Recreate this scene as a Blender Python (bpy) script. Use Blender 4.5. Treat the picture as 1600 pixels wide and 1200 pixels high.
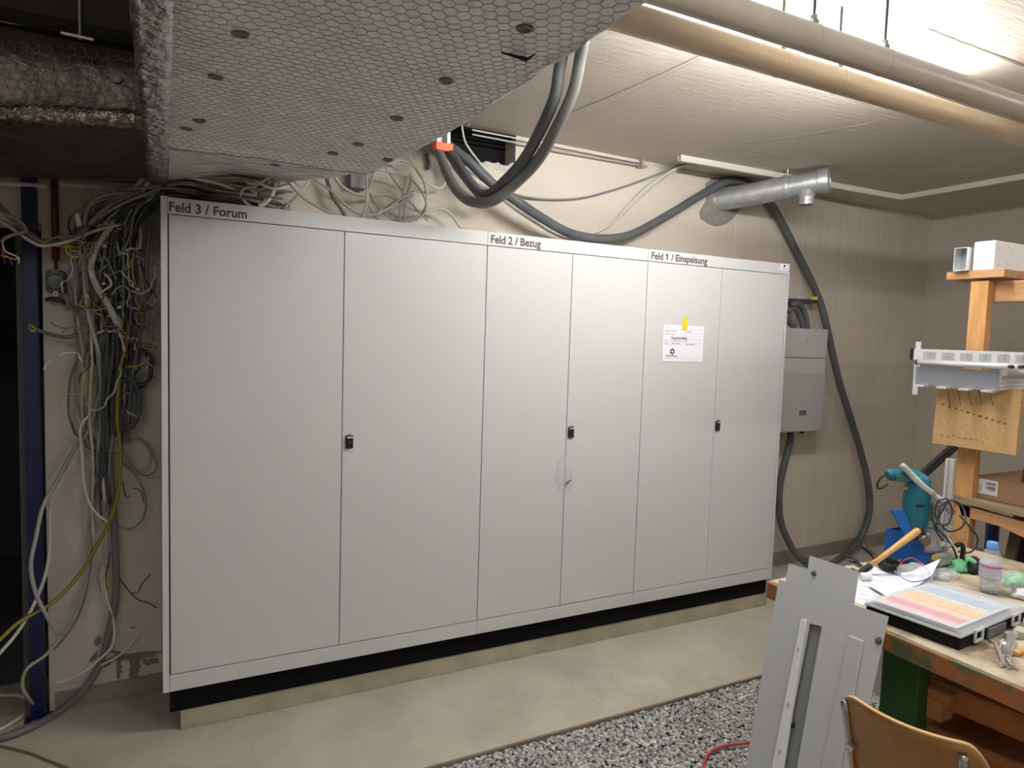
import bpy, bmesh, math, random
from mathutils import Vector as V, Matrix, noise
random.seed(7)
S = bpy.context.scene
for o in list(bpy.data.objects): bpy.data.objects.remove(o)
COL = S.collection

# ---------------------------------------------------------------- camera
CF = 1060.08; CAM = V((-0.0157, -3.0123, 1.69)); YAW, PITCH, ROLL = 0.4755, -0.0702, 0.0312
FW = V((math.sin(YAW)*math.cos(PITCH), math.cos(YAW)*math.cos(PITCH), math.sin(PITCH)))
_R = V((math.cos(YAW), -math.sin(YAW), 0)); _U = _R.cross(FW)
RT = _R*math.cos(ROLL) + _U*math.sin(ROLL); UP = -_R*math.sin(ROLL) + _U*math.cos(ROLL)
cd = bpy.data.cameras.new('camera'); cam = bpy.data.objects.new('camera', cd); COL.objects.link(cam)
cd.sensor_width = 36; cd.lens = CF/1600*36; cd.clip_start = .02
M = Matrix((RT, UP, -FW)).transposed().to_4x4(); M.translation = CAM; cam.matrix_world = M
S.camera = cam
# ---------------------------------------------------------------- world, exposure
w = bpy.data.worlds.new('world'); S.world = w; w.use_nodes = True
w.node_tree.nodes['Background'].inputs[0].default_value = (.9, .92, 1, 1)
w.node_tree.nodes['Background'].inputs[1].default_value = .02
S.view_settings.view_transform = 'Standard'; S.view_settings.look = 'None'
S.view_settings.exposure = 0.62; S.view_settings.gamma = 1
S.view_settings.use_curve_mapping = False
LAMP1, LAMP2, FILL3, FILL4 = 190, 62, 100, 55     # emission of the tube above the pipes / of the tube behind the camera / of two added fill tubes

# ---------------------------------------------------------------- measuring helpers
def ray(px, py): return FW + RT*((px-800)/CF) - UP*((py-600)/CF)
def at(px, py, ax, val):
    d = ray(px, py); i = 'xyz'.index(ax); return CAM + d*((val-CAM[i])/d[i])
def dep(px, py, t): return CAM + ray(px, py)*t
def wally(x): return .42 + .035*x
def W(px, py, off=0.):
    d = ray(px, py); return CAM + d*((.42-off-CAM.y+.035*CAM.x)/(d.y-.035*d.x))
def onp(px, py, p0, n):
    d = ray(px, py); return CAM + d*((p0-CAM).dot(n)/d.dot(n))

# ---------------------------------------------------------------- materials
MATS = {}
def mat(name, c, c2=None, scale=6, rough=.5, metal=0, bump=0, bscale=60, stretch=(1,1,1), contrast=(.35,.65), trans=0, ior=1.45, alpha=1, emit=0, detail=5, rvar=0):
    if name in MATS: return MATS[name]
    m = bpy.data.materials.new(name); m.use_nodes = True; nt = m.node_tree; N = nt.nodes; L = nt.links
    b = N['Principled BSDF']; I = b.inputs
    I['Base Color'].default_value = (*c, 1); I['Roughness'].default_value = rough; I['Metallic'].default_value = metal
    I['Transmission Weight'].default_value = trans; I['IOR'].default_value = ior; I['Alpha'].default_value = alpha
    if emit: I['Emission Color'].default_value = (*c, 1); I['Emission Strength'].default_value = emit
    if c2 or bump:
        tc = N.new('ShaderNodeTexCoord'); mp = N.new('ShaderNodeMapping'); mp.inputs['Scale'].default_value = stretch
        L.new(tc.outputs['Object'], mp.inputs[0])
    if c2:
        n = N.new('ShaderNodeTexNoise'); n.inputs['Scale'].default_value = scale; n.inputs['Detail'].default_value = detail
        n.inputs['Roughness'].default_value = .6
        L.new(mp.outputs[0], n.inputs[0]); r = N.new('ShaderNodeValToRGB')
        r.color_ramp.elements[0].position, r.color_ramp.elements[1].position = contrast
        r.color_ramp.elements[0].color = (*c, 1); r.color_ramp.elements[1].color = (*c2, 1)
        L.new(n.outputs[0], r.inputs[0]); L.new(r.outputs[0], I['Base Color'])
        if rvar:
            mr = N.new('ShaderNodeMapRange'); mr.inputs[3].default_value = rough-rvar; mr.inputs[4].default_value = rough+rvar
            L.new(n.outputs[0], mr.inputs[0]); L.new(mr.outputs[0], I['Roughness'])
    if bump:
        n2 = N.new('ShaderNodeTexNoise'); n2.inputs['Scale'].default_value = bscale; n2.inputs['Detail'].default_value = 4
        L.new(mp.outputs[0], n2.inputs[0]); bp = N.new('ShaderNodeBump'); bp.inputs['Strength'].default_value = bump
        bp.inputs['Distance'].default_value = .01
        L.new(n2.outputs[0], bp.inputs['Height']); L.new(bp.outputs[0], I['Normal'])
    MATS[name] = m; return m

def nodes(m): return m.node_tree.nodes, m.node_tree.links, m.node_tree.nodes['Principled BSDF'].inputs

CAB = mat('cabinet_paint', (.565,.570,.565), rough=.42, bump=.06, bscale=260)
CABE = mat('cabinet_edge_paint', (.60,.61,.605), rough=.4)
BLK = mat('black_plastic', (.012,.012,.013), rough=.4)
PLI = mat('plinth_black', (.003,.003,.0035), rough=.85); PLI.node_tree.nodes['Principled BSDF'].inputs['Specular IOR Level'].default_value = .15
BASE = mat('upstand_concrete', (.40,.37,.26), (.30,.28,.20), scale=5, rough=.85, bump=.3, bscale=30)
SKIRT = mat('skirting_paint', (.235,.205,.165), (.27,.24,.20), scale=6, rough=.8, bump=.15)
ZINC = mat('galvanised_steel', (.50,.52,.53), (.60,.62,.63), scale=14, rough=.42, metal=.7, bump=.04, bscale=40)
STEEL = mat('bright_steel', (.74,.74,.74), rough=.3, metal=.8)
CHROME = mat('chrome', (.6,.6,.58), rough=.14, metal=1)
ALU = mat('aluminium', (.80,.81,.83), rough=.36, metal=.5, bump=.03, bscale=90, stretch=(1,12,1))
ALUD = mat('aluminium_dull', (.36,.37,.40), rough=.42, metal=.7)
WHT = mat('white_plastic', (.80,.80,.79), rough=.4)
PAP = mat('paper', (.80,.80,.86), rough=.8)
INK = mat('ink', (.05,.05,.055), rough=.7)
INKG = mat('grey_ink', (.33,.33,.37), rough=.8)
GCAB = mat('grey_cable_sheath', (.075,.083,.09), (.11,.115,.12), scale=9, rough=.48)
GCAB2 = mat('pale_grey_cable_sheath', (.24,.235,.22), rough=.5)
GCAB3 = mat('mid_grey_cable_sheath', (.15,.148,.14), rough=.5)
CREAM = mat('cream_cable_sheath', (.52,.49,.41), (.44,.41,.33), scale=12, rough=.5)
WCAB = mat('white_cable_sheath', (.62,.60,.56), rough=.45)
BCAB = mat('slate_cable_sheath', (.05,.055,.065), rough=.5)
TAPE = mat('white_taped_sheath', (.55,.54,.50), (.35,.33,.28), scale=25, rough=.4, bump=.3, bscale=50)
YEL = mat('yellow_insulation', (.50,.42,.03), rough=.5)
RED = mat('dark_red_paint', (.10,.010,.012), rough=.4)
REDW = mat('red_insulation', (.30,.02,.02), rough=.5)
BRW = mat('brown_insulation', (.10,.045,.02), rough=.5)
REDC = mat('red_rubber', (.50,.07,.08), rough=.5)
ORG = mat('orange_plastic', (.85,.13,.02), rough=.4)
BLUEP = mat('blue_post_paint', (.003,.007,.055), (.005,.010,.075), scale=10, rough=.45)
BLUE = mat('blue_plastic', (.010,.11,.42), rough=.45)
TEAL = mat('teal_plastic', (.0,.12,.155), (.015,.10,.13), scale=20, rough=.38)
GREEN = mat('green_paint', (.020,.075,.022), (.03,.10,.03), scale=12, rough=.45, bump=.05)
GLOVE = mat('green_fabric', (.20,.60,.30), (.25,.66,.36), scale=40, rough=.85, bump=.4, bscale=150)
PIPE = mat('beige_pipe_paint', (.46,.385,.285), (.52,.44,.33), scale=3, rough=.38, stretch=(.4,3,3))
PIPEG = mat('greybeige_pipe_paint', (.40,.345,.285), (.36,.31,.255), scale=3, rough=.36)
TRK = mat('trunking_plastic', (.68,.65,.59), rough=.45)
GBOX = mat('grey_enclosure', (.43,.435,.425), rough=.42)
PINE = mat('pine_wood', (.60,.33,.13), (.48,.24,.085), scale=5, rough=.55, stretch=(6,6,.8), bump=.08, bscale=20)
PINEY = mat('pine_wood_long', (.50,.28,.13), (.33,.17,.075), scale=5, rough=.6, stretch=(6,1,6), bump=.1, bscale=20)
OAKO = mat('orange_beech', (.46,.19,.07), (.31,.125,.045), scale=6, rough=.55, stretch=(8,1.2,8), bump=.1, bscale=20)
OLDW = mat('weathered_wood', (.33,.26,.17), (.20,.14,.085), scale=6, rough=.75, stretch=(5,1,5), bump=.2, bscale=30)
CHIP = mat('chipboard', (.55,.35,.17), (.46,.28,.12), scale=70, rough=.75, bump=.08, bscale=200, contrast=(.3,.7))
CHIPE = mat('chipboard_edge', (.42,.26,.12), (.32,.18,.08), scale=120, rough=.85)
CARD = mat('cardboard', (.36,.215,.12), (.32,.19,.105), scale=4, rough=.85)
PLY = mat('beech_plywood', (.46,.235,.08), (.36,.175,.055), scale=2.5, rough=.33, stretch=(7,7,1.2), contrast=(.3,.7), bump=.02)
PLYE = mat('plywood_edge', (.62,.40,.19), rough=.5)
FOIL = mat('foil_insulation', (.80,.79,.78), (.95,.94,.93), scale=26, rough=.45, metal=.15, bump=.8, bscale=60)
FOILC = mat('crumpled_foil', (.42,.40,.38), (.66,.64,.62), scale=30, rough=.22, metal=.85, bump=1.0, bscale=45)
WIRE = mat('wire_netting', (.17,.16,.15), rough=.55, metal=.3)
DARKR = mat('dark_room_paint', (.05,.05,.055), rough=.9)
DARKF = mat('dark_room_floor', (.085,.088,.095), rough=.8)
GLASS = mat('clear_plastic', (.95,.96,.97), rough=.08, alpha=.22)
GLASS2 = mat('clear_lid_plastic', (.80,.83,.86), rough=.16, alpha=.30)
BAGM = mat('clear_film', (.9,.92,.95), rough=.1, alpha=.28, bump=.6, bscale=40)
WATER = mat('bottle_label_film', (.62,.66,.78), rough=.3, alpha=.85)
PINK = mat('pink_print', (.70,.12,.25), rough=.6)
CAPB = mat('light_blue_cap', (.15,.34,.75), rough=.35)
YTAPE = mat('yellow_tape', (.78,.58,.02), rough=.5)
HAN = mat('hammer_handle_wood', (.66,.38,.13), (.55,.30,.09), scale=8, rough=.4, stretch=(4,4,4))
MORT = mat('mortar', (.27,.26,.225), (.20,.195,.17), scale=14, rough=.95, bump=.9, bscale=35)
GREYL = mat('grey_lever', (.42,.43,.41), rough=.35)
CASTM = mat('cast_metal', (.42,.42,.41), rough=.4, metal=.6, bump=.1)
LPAN = mat('panel_paint', (.52,.53,.54), rough=.42, bump=.04, bscale=220)
LPANL = mat('panel_paint_shallow', (.50,.51,.52), rough=.42)
DPAN = mat('slot_grey', (.24,.25,.255), rough=.5)
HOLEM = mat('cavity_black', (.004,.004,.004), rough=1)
BRICKM = mat('broken_masonry', (.60,.57,.52), (.45,.42,.37), scale=20, rough=.95, bump=.8)

# ---- structural materials
def wall_mat():
    m = mat('painted_wall', (.59,.535,.465), (.55,.495,.43), scale=2.2, rough=.75); N, L, I = nodes(m)
    tc = N.new('ShaderNodeTexCoord'); sx = N.new('ShaderNodeSeparateXYZ'); L.new(tc.outputs['Object'], sx.inputs[0])
    cx = N.new('ShaderNodeCombineXYZ'); L.new(sx.outputs[0], cx.inputs[0]); L.new(sx.outputs[2], cx.inputs[1])
    br = N.new('ShaderNodeTexBrick'); br.inputs['Scale'].default_value = 1; br.inputs['Brick Width'].default_value = .26
    br.inputs['Row Height'].default_value = .13; br.inputs['Mortar Size'].default_value = .006; br.inputs['Mortar Smooth'].default_value = 1
    br.inputs['Color1'].default_value = br.inputs['Color2'].default_value = (1,1,1,1); br.inputs['Mortar'].default_value = (0,0,0,1)
    L.new(cx.outputs[0], br.inputs[0])
    bd = N.new('ShaderNodeTexBrick'); bd.inputs['Scale'].default_value = 1; bd.inputs['Brick Width'].default_value = .235
    bd.inputs['Row Height'].default_value = 4; bd.offset = 0; bd.inputs['Mortar Size'].default_value = .007; bd.inputs['Mortar Smooth'].default_value = 1
    bd.inputs['Color1'].default_value = bd.inputs['Color2'].default_value = (0,0,0,1); bd.inputs['Mortar'].default_value = (1,1,1,1)
    L.new(cx.outputs[0], bd.inputs[0])
    gt = N.new('ShaderNodeMath'); gt.operation = 'GREATER_THAN'; gt.inputs[1].default_value = 3.3; L.new(sx.outputs[0], gt.inputs[0])
    mx = N.new('ShaderNodeMix'); mx.data_type = 'RGBA'; L.new(gt.outputs[0], mx.inputs[0]); L.new(br.outputs[0], mx.inputs[6]); L.new(bd.outputs[0], mx.inputs[7])
    ns = N.new('ShaderNodeTexNoise'); ns.inputs['Scale'].default_value = 26; ns.inputs['Detail'].default_value = 6; L.new(tc.outputs['Object'], ns.inputs[0])
    ad = N.new('ShaderNodeMath'); ad.operation = 'MULTIPLY_ADD'; ad.inputs[1].default_value = .16
    L.new(mx.outputs[2], ad.inputs[0]); L.new(ns.outputs[0], ad.inputs[2])
    bp = N.new('ShaderNodeBump'); bp.inputs['Strength'].default_value = .35; bp.inputs['Distance'].default_value = .012
    L.new(ad.outputs[0], bp.inputs['Height']); L.new(bp.outputs[0], I['Normal'])
    # worn specks
    sp = N.new('ShaderNodeTexNoise'); sp.inputs['Scale'].default_value = 9; sp.inputs['Detail'].default_value = 8; sp.inputs['Roughness'].default_value = .8
    L.new(tc.outputs['Object'], sp.inputs[0])
    rp = N.new('ShaderNodeValToRGB'); rp.color_ramp.elements[0].position = .70; rp.color_ramp.elements[1].position = .74
    L.new(sp.outputs[0], rp.inputs[0])
    old = I['Base Color'].links[0].from_socket
    m2 = N.new('ShaderNodeMix'); m2.data_type = 'RGBA'; L.new(rp.outputs[0], m2.inputs[0]); L.new(old, m2.inputs[6]); m2.inputs[7].default_value = (.22,.19,.16,1)
    # pale ridges left by the formwork boards on the right part
    gx = N.new('ShaderNodeMath'); gx.operation = 'MULTIPLY'; L.new(bd.outputs[0], gx.inputs[0]); L.new(gt.outputs[0], gx.inputs[1])
    mz = N.new('ShaderNodeMapping'); mz.inputs['Scale'].default_value = (5,1,.5); L.new(tc.outputs['Object'], mz.inputs[0])
    nz_ = N.new('ShaderNodeTexNoise'); nz_.inputs['Scale'].default_value = 1.6; nz_.inputs['Detail'].default_value = 5; L.new(mz.outputs[0], nz_.inputs[0])
    rz = N.new('ShaderNodeValToRGB'); rz.color_ramp.elements[0].position = .3; rz.color_ramp.elements[1].position = .7
    rz.color_ramp.elements[0].color = (.91,.90,.885,1); rz.color_ramp.elements[1].color = (1,1,1,1); L.new(nz_.outputs[0], rz.inputs[0])
    m3 = N.new('ShaderNodeMix'); m3.data_type = 'RGBA'; m3.blend_type = 'MULTIPLY'; L.new(gt.outputs[0], m3.inputs[0]); L.new(m2.outputs[2], m3.inputs[6]); L.new(rz.outputs[0], m3.inputs[7])
    m4 = N.new('ShaderNodeMix'); m4.data_type = 'RGBA'; hf = N.new('ShaderNodeMath'); hf.operation = 'MULTIPLY'; hf.inputs[1].default_value = .55; L.new(gx.outputs[0], hf.inputs[0])
    L.new(hf.outputs[0], m4.inputs[0]); L.new(m3.outputs[2], m4.inputs[6]); m4.inputs[7].default_value = (.72,.67,.59,1)
    L.new(m4.outputs[2], I['Base Color'])
    return m
WALL = wall_mat()
def board_mat(name, c, c2, dirx, bw, rough=.75):
    m = mat(name, c, c2, scale=2.5, rough=rough); N, L, I = nodes(m)
    tc = N.new('ShaderNodeTexCoord'); sx = N.new('ShaderNodeSeparateXYZ'); L.new(tc.outputs['Object'], sx.inputs[0])
    cx = N.new('ShaderNodeCombineXYZ'); L.new(sx.outputs[dirx[0]], cx.inputs[0]); L.new(sx.outputs[dirx[1]], cx.inputs[1])
    bd = N.new('ShaderNodeTexBrick'); bd.inputs['Scale'].default_value = 1; bd.inputs['Brick Width'].default_value = bw[0]
    bd.inputs['Row Height'].default_value = bw[1]; bd.inputs['Mortar Size'].default_value = .004; bd.inputs['Mortar Smooth'].default_value = .6
    bd.inputs['Color1'].default_value = (.5,.5,.5,1); bd.inputs['Color2'].default_value = (.62,.62,.62,1); bd.inputs['Mortar'].default_value = (0,0,0,1)
    L.new(cx.outputs[0], bd.inputs[0])
    mp = N.new('ShaderNodeMapping'); mp.inputs['Scale'].default_value = (1,6,1); L.new(cx.outputs[0], mp.inputs[0])
    ns = N.new('ShaderNodeTexNoise'); ns.inputs['Scale'].default_value = 7; ns.inputs['Detail'].default_value = 7; ns.inputs['Roughness'].default_value = .7; L.new(mp.outputs[0], ns.inputs[0])
    ad = N.new('ShaderNodeMath'); ad.operation = 'MULTIPLY_ADD'; ad.inputs[1].default_value = .8
    L.new(bd.outputs[0], ad.inputs[0]); L.new(ns.outputs[0], ad.inputs[2])
    bp = N.new('ShaderNodeBump'); bp.inputs['Strength'].default_value = .8; bp.inputs['Distance'].default_value = .010
    L.new(ad.outputs[0], bp.inputs['Height']); L.new(bp.outputs[0], I['Normal'])
    return m
CEIL = board_mat('board_marked_ceiling', (.60,.545,.485), (.56,.505,.45), (0,1), (1.9,.95))
def floor_mat():
    m = mat('screed_floor', (.40,.365,.305), (.50,.465,.39), scale=2.6, rough=.7, bump=.25, bscale=25, detail=10, contrast=(.36,.64)); N, L, I = nodes(m)
    tc = N.new('ShaderNodeTexCoord'); v = N.new('ShaderNodeTexVoronoi'); v.feature = 'DISTANCE_TO_EDGE'; v.inputs['Scale'].default_value = 1.3
    ns = N.new('ShaderNodeTexNoise'); ns.inputs['Scale'].default_value = 3; ns.inputs['Detail'].default_value = 8; L.new(tc.outputs['Object'], ns.inputs[0])
    mx0 = N.new('ShaderNodeMix'); mx0.data_type = 'RGBA'; mx0.inputs[0].default_value = .35; L.new(tc.outputs['Object'], mx0.inputs[6]); L.new(ns.outputs['Color'], mx0.inputs[7])
    L.new(mx0.outputs[2], v.inputs[0])
    r = N.new('ShaderNodeValToRGB'); r.color_ramp.elements[0].position = 0; r.color_ramp.elements[1].position = .007
    r.color_ramp.elements[0].color = (.90,.90,.90,1); r.color_ramp.elements[1].color = (1,1,1,1); L.new(v.outputs[0], r.inputs[0])
    old = I['Base Color'].links[0].from_socket
    m2 = N.new('ShaderNodeMix'); m2.data_type = 'RGBA'; m2.blend_type = 'MULTIPLY'; m2.inputs[0].default_value = 1
    L.new(old, m2.inputs[6]); L.new(r.outputs[0], m2.inputs[7]); L.new(m2.outputs[2], I['Base Color'])
    return m
FLOOR = floor_mat()
GRAVB = mat('gravel_bed', (.16,.15,.13), (.28,.27,.25), scale=60, rough=.95, bump=.8, bscale=80)
def gravel_mat():
    m = mat('pebbles', (.3,.3,.3), rough=.75); N, L, I = nodes(m)
    g = N.new('ShaderNodeNewGeometry'); r = N.new('ShaderNodeValToRGB'); cr = r.color_ramp; cr.interpolation = 'LINEAR'
    cr.elements[0].color = (.24,.25,.245,1); cr.elements[1].color = (.70,.68,.62,1)
    for p, c in ((.3,(.32,.33,.325,1)),(.55,(.42,.42,.40,1)),(.75,(.47,.44,.38,1)),(.9,(.55,.54,.51,1))):
        e = cr.elements.new(p); e.color = c
    L.new(g.outputs['Random Per Island'], r.inputs[0]); L.new(r.outputs[0], I['Base Color'])
    return m
GRAV = gravel_mat()

# ---------------------------------------------------------------- mesh builder
class MB:
    def __init__(s): s.v = []; s.f = []
    def add(s, vs, fs):
        n = len(s.v); s.v += [V(v) for v in vs]; s.f += [tuple(i+n for i in f) for f in fs]; return s
    def hexa(s, p):   # 4 bottom, 4 top
        return s.add(p, [(3,2,1,0),(4,5,6,7),(0,1,5,4),(1,2,6,5),(2,3,7,6),(3,0,4,7)])
    def box(s, x0, x1, y0, y1, z0, z1):
        return s.hexa([(x0,y0,z0),(x1,y0,z0),(x1,y1,z0),(x0,y1,z0),(x0,y0,z1),(x1,y0,z1),(x1,y1,z1),(x0,y1,z1)])
    def obox(s, c, ax, ay, az, sx, sy, sz):   # oriented box: centre, axes, full sizes
        c = V(c); a, b, d = V(ax).normalized()*sx/2, V(ay).normalized()*sy/2, V(az).normalized()*sz/2
        return s.hexa([c-a-b-d, c+a-b-d, c+a+b-d, c-a+b-d, c-a-b+d, c+a-b+d, c+a+b+d, c-a+b+d])
    def prism(s, poly, off):
        n = len(poly); off = V(off); vs = [V(p) for p in poly]+[V(p)+off for p in poly]
        return s.add(vs, [tuple(range(n))[::-1], tuple(range(n, 2*n))]+[(i,(i+1)%n,n+(i+1)%n,n+i) for i in range(n)])
    def rings(s, rings, closed=True, caps=True):
        n = len(rings[0]); b = len(s.v); s.v += [V(p) for r in rings for p in r]
        for i in range(len(rings)-1):
            for j in range(n if closed else n-1):
                a = b+i*n+j; c = b+i*n+(j+1)%n; s.f.append((a, c, c+n, a+n))
        if caps:
            s.f.append(tuple(range(b+n-1, b-1, -1))); e = b+(len(rings)-1)*n; s.f.append(tuple(range(e, e+n)))
        return s
    def tube(s, pts, r, n=8, caps=True):
        pts = [V(p) for p in pts]; T = []
        for i in range(len(pts)):
            t = pts[min(i+1, len(pts)-1)]-pts[max(i-1, 0)]; T.append(t.normalized() if t.length > 1e-9 else V((0,0,1)))
        u = T[0].orthogonal().normalized(); rr = []
        for i, p in enumerate(pts):
            u = (u-T[i]*u.dot(T[i])); u = u.normalized() if u.length > 1e-6 else T[i].orthogonal().normalized()
            w_ = T[i].cross(u); q = r[i] if isinstance(r, (list, tuple)) else r
            rr.append([p+(u*math.cos(2*math.pi*k/n)+w_*math.sin(2*math.pi*k/n))*q for k in range(n)])
        return s.rings(rr, True, caps)
    def lathe(s, base, axis, prof, n=24):   # prof: (height, radius)
        a = V(axis).normalized(); u = a.orthogonal().normalized(); w_ = a.cross(u); b = V(base)
        return s.rings([[b+a*h+(u*math.cos(2*math.pi*k/n)+w_*math.sin(2*math.pi*k/n))*max(r, 1e-5) for k in range(n)] for h, r in prof])
    def ball(s, c, r, n=10, m_=6):
        c = V(c); r = V(r) if not isinstance(r, (int, float)) else V((r,r,r))
        return s.rings([[c+V((r.x*math.sin(math.pi*(i+.02)/(m_+.04))*math.cos(2*math.pi*k/n), r.y*math.sin(math.pi*(i+.02)/(m_+.04))*math.sin(2*math.pi*k/n), -r.z*math.cos(math.pi*(i+.02)/(m_+.04)))) for k in range(n)] for i in range(m_+1)])
    def build(s, name, m, parent=None, smooth=False, bevel=0, seg=2, solid=0, sub=0, flat_angle=None):
        xs = [v.x for v in s.v]; ys = [v.y for v in s.v]; zs = [v.z for v in s.v]
        o0 = V(((min(xs)+max(xs))/2, (min(ys)+max(ys))/2, min(zs)))
        if name in STRUCTN: o0 = V((0,0,0))
        me = bpy.data.meshes.new(name); me.from_pydata([tuple(v-o0) for v in s.v], [], s.f)
        ms = m if isinstance(m, (list, tuple)) else [m]
        for q in ms: me.materials.append(q)
        bm = bmesh.new(); bm.from_mesh(me); bmesh.ops.recalc_face_normals(bm, faces=bm.faces); bm.to_mesh(me); bm.free()
        if smooth: me.shade_smooth() if hasattr(me, 'shade_smooth') else [setattr(p, 'use_smooth', True) for p in me.polygons]
        o = bpy.data.objects.new(name, me); COL.objects.link(o)
        if solid: q = o.modifiers.new('solid', 'SOLIDIFY'); q.thickness = solid; q.offset = 0
        if bevel: q = o.modifiers.new('bevel', 'BEVEL'); q.width = bevel; q.segments = seg; q.limit_method = 'ANGLE'; q.angle_limit = .6
        if sub: q = o.modifiers.new('sub', 'SUBSURF'); q.levels = sub; q.render_levels = sub
        if parent is not None:
            o.parent = parent; o.location = o0-WP[parent.name]; WP[o.name] = o0
        else: o.location = o0; WP[o.name] = o0
        return o
WP = {}
STRUCTN = {'wall_back','floor','ceiling','wall_right'}
def smooth_sharp(o, ang=.7):
    me = o.data
    for p in me.polygons: p.use_smooth = True
    bm = bmesh.new(); bm.from_mesh(me)
    for e in bm.edges:
        if len(e.link_faces) == 2 and e.calc_face_angle(0) > ang: e.smooth = False
    bm.to_mesh(me); bm.free(); return o
def tag(o, label, cat, group=None):
    o['label'] = label; o['category'] = cat
    if group: o['group'] = group
    return o
def thing(name, loc, label, cat, group=None):
    o = bpy.data.objects.new(name, None); COL.objects.link(o); o.location = V(loc); o.empty_display_size = .05; WP[o.name] = V(loc)
    return tag(o, label, cat, group)
def struct(o): o['kind'] = 'structure'; return o
def lab(o, l): o['label'] = l; return o

def spline(P, sub=6):
    P = [V(p) for p in P]
    if len(P) < 3: return P
    Q = [P[0]*2-P[1]]+P+[P[-1]*2-P[-2]]; out = []
    for i in range(1, len(Q)-2):
        a, b, c, d = Q[i-1], Q[i], Q[i+1], Q[i+2]
        for k in range(sub):
            t = k/sub; out.append(.5*((2*b)+(c-a)*t+(2*a-5*b+4*c-d)*t*t+(-a+3*b-3*c+d)*t**3))
    return out+[P[-1]]
def cpts(pts, off):
    out = []
    for p in pts:
        if len(p) == 2: out.append(W(p[0], p[1], off))
        elif len(p) == 3: out.append(W(*p))
        else: out.append(at(*p))
    return out
def cable(name, pts, r, m, label=None, cat='cable', group=None, off=.05, parent=None, sub=6, n=8, world=False):
    P = pts if world else cpts(pts, off)
    o = MB().tube(spline(P, sub), r, n).build(name, m, parent, smooth=True)
    if label: tag(o, label, cat, group) if parent is None else lab(o, label)
    return o

def text(name, body, x0, x1, z0, y, m, parent, h=None, bold=.02):
    cu = bpy.data.curves.new(name, 'FONT'); cu.body = body; cu.size = 1; cu.offset = bold; cu.extrude = .01; cu.resolution_u = 4
    tmp = bpy.data.objects.new('tmp', cu); COL.objects.link(tmp); dg = bpy.context.evaluated_depsgraph_get(); dg.update()
    me = bpy.data.meshes.new_from_object(tmp.evaluated_get(dg)); bpy.data.objects.remove(tmp)
    xs = [v.co.x for v in me.vertices]; cap = .70
    sx = (x1-x0)/(max(xs)-min(xs)); sy = (h/cap if h else sx); mn = min(xs)
    o0 = V((x0, y, z0))
    for v in me.vertices: v.co = V(((v.co.x-mn)*sx, -.0004+v.co.z*.02, v.co.y*sy))
    me.materials.append(m); o = bpy.data.objects.new(name, me); COL.objects.link(o)
    o.parent = parent; o.location = o0-WP[parent.name]; WP[o.name] = o0
    return o

# ================================================================ SETTING
RX, LX, BY, CZ = 5.85, -2.6, -5.2, 2.82
GY = -.625; GX0 = .35
# floor: a slab with a sunken gravel field
f = MB(); f.box(LX, RX, GY, .75, -.1, 0); f.box(LX, GX0, BY, GY, -.1, 0); f.box(GX0, RX, BY, -2.9, -.1, 0)
struct(f.build('floor', FLOOR))
struct(MB().box(GX0, RX, -2.9, GY, -.1, -.03).build('floor', GRAVB))
struct(MB().box(GX0-.012, RX, GY-.012, GY, -.03, .003).build('trim_1', mat('edge_strip', (.16,.13,.10), (.22,.19,.15), scale=9, rough=.8)))
xl = W(66, 700).x; xl = -.462
def wpt(x, z, d=0): return (x, wally(x)+d, z)
wb = MB()
HOLE = [W(*p) for p in [(699,203),(752,214),(806,228),(803,262),(786,256),(772,259),(757,249),(741,250),(722,241),(700,240),(684,236)]]
hx0, hx1 = min(p.x for p in HOLE), max(p.x for p in HOLE)
def wseg(x0, x1, z0, z1, dep_=.3):
    wb.hexa([wpt(x0,z0),wpt(x1,z0),wpt(x1,z0,dep_),wpt(x0,z0,dep_),wpt(x0,z1),wpt(x1,z1),wpt(x1,z1,dep_),wpt(x0,z1,dep_)])
hz = min(p.z for p in HOLE)-.02
wseg(xl, hx0, 0, CZ); wseg(hx0, hx1, 0, hz); wseg(hx1, RX+.3, 0, CZ); wseg(-1.7, xl, 2.095, CZ); wseg(LX, -1.7, 0, CZ)
struct(wb.build('wall_back', WALL))
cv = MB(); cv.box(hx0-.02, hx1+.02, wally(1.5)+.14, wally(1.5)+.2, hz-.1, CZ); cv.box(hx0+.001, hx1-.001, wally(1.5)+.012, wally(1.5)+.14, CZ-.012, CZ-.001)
struct(cv.build('cavity_shade', HOLEM))  # black backing and cover slab stand in for the shade inside the hole
# ragged edge of the broken hole
e = MB(); pr = None
for side, zz in ((0,1),):
    low = [(hx0+(hx1-hx0)*i/26) for i in range(27)]
    def edge(x):
        t = (x-hx0)/(hx1-hx0); return hz+.015+.035*noise.noise(V((x*14,1,2)))+.02*noise.noise(V((x*45,3,2)))+(.03 if t < .25 else 0)
    bot = [V(wpt(x, hz-.01, .002)) for x in low]; top = [V(wpt(x, edge(x)+.02, .002)) for x in low]
    bk = [V(wpt(x, edge(x)+.03, .2)) for x in low]; b2 = [V(wpt(x, hz-.01, .2)) for x in low]
    e.rings([[bot[i], top[i], bk[i], b2[i]] for i in range(27)])
struct(e.build('trim_2', BRICKM))
struct(MB().box(RX, RX+.2, BY, 1, 0, CZ).build('wall_right', WALL))
struct(MB().box(LX-.2, LX, BY, 1, 0, CZ).build('wall_left', WALL))
struct(MB().box(LX, RX, BY-.2, BY, 0, CZ).build('wall_front', WALL))
struct(MB().box(LX, RX+.2, BY, .9, CZ, CZ+.2).build('ceiling', CEIL))
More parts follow.
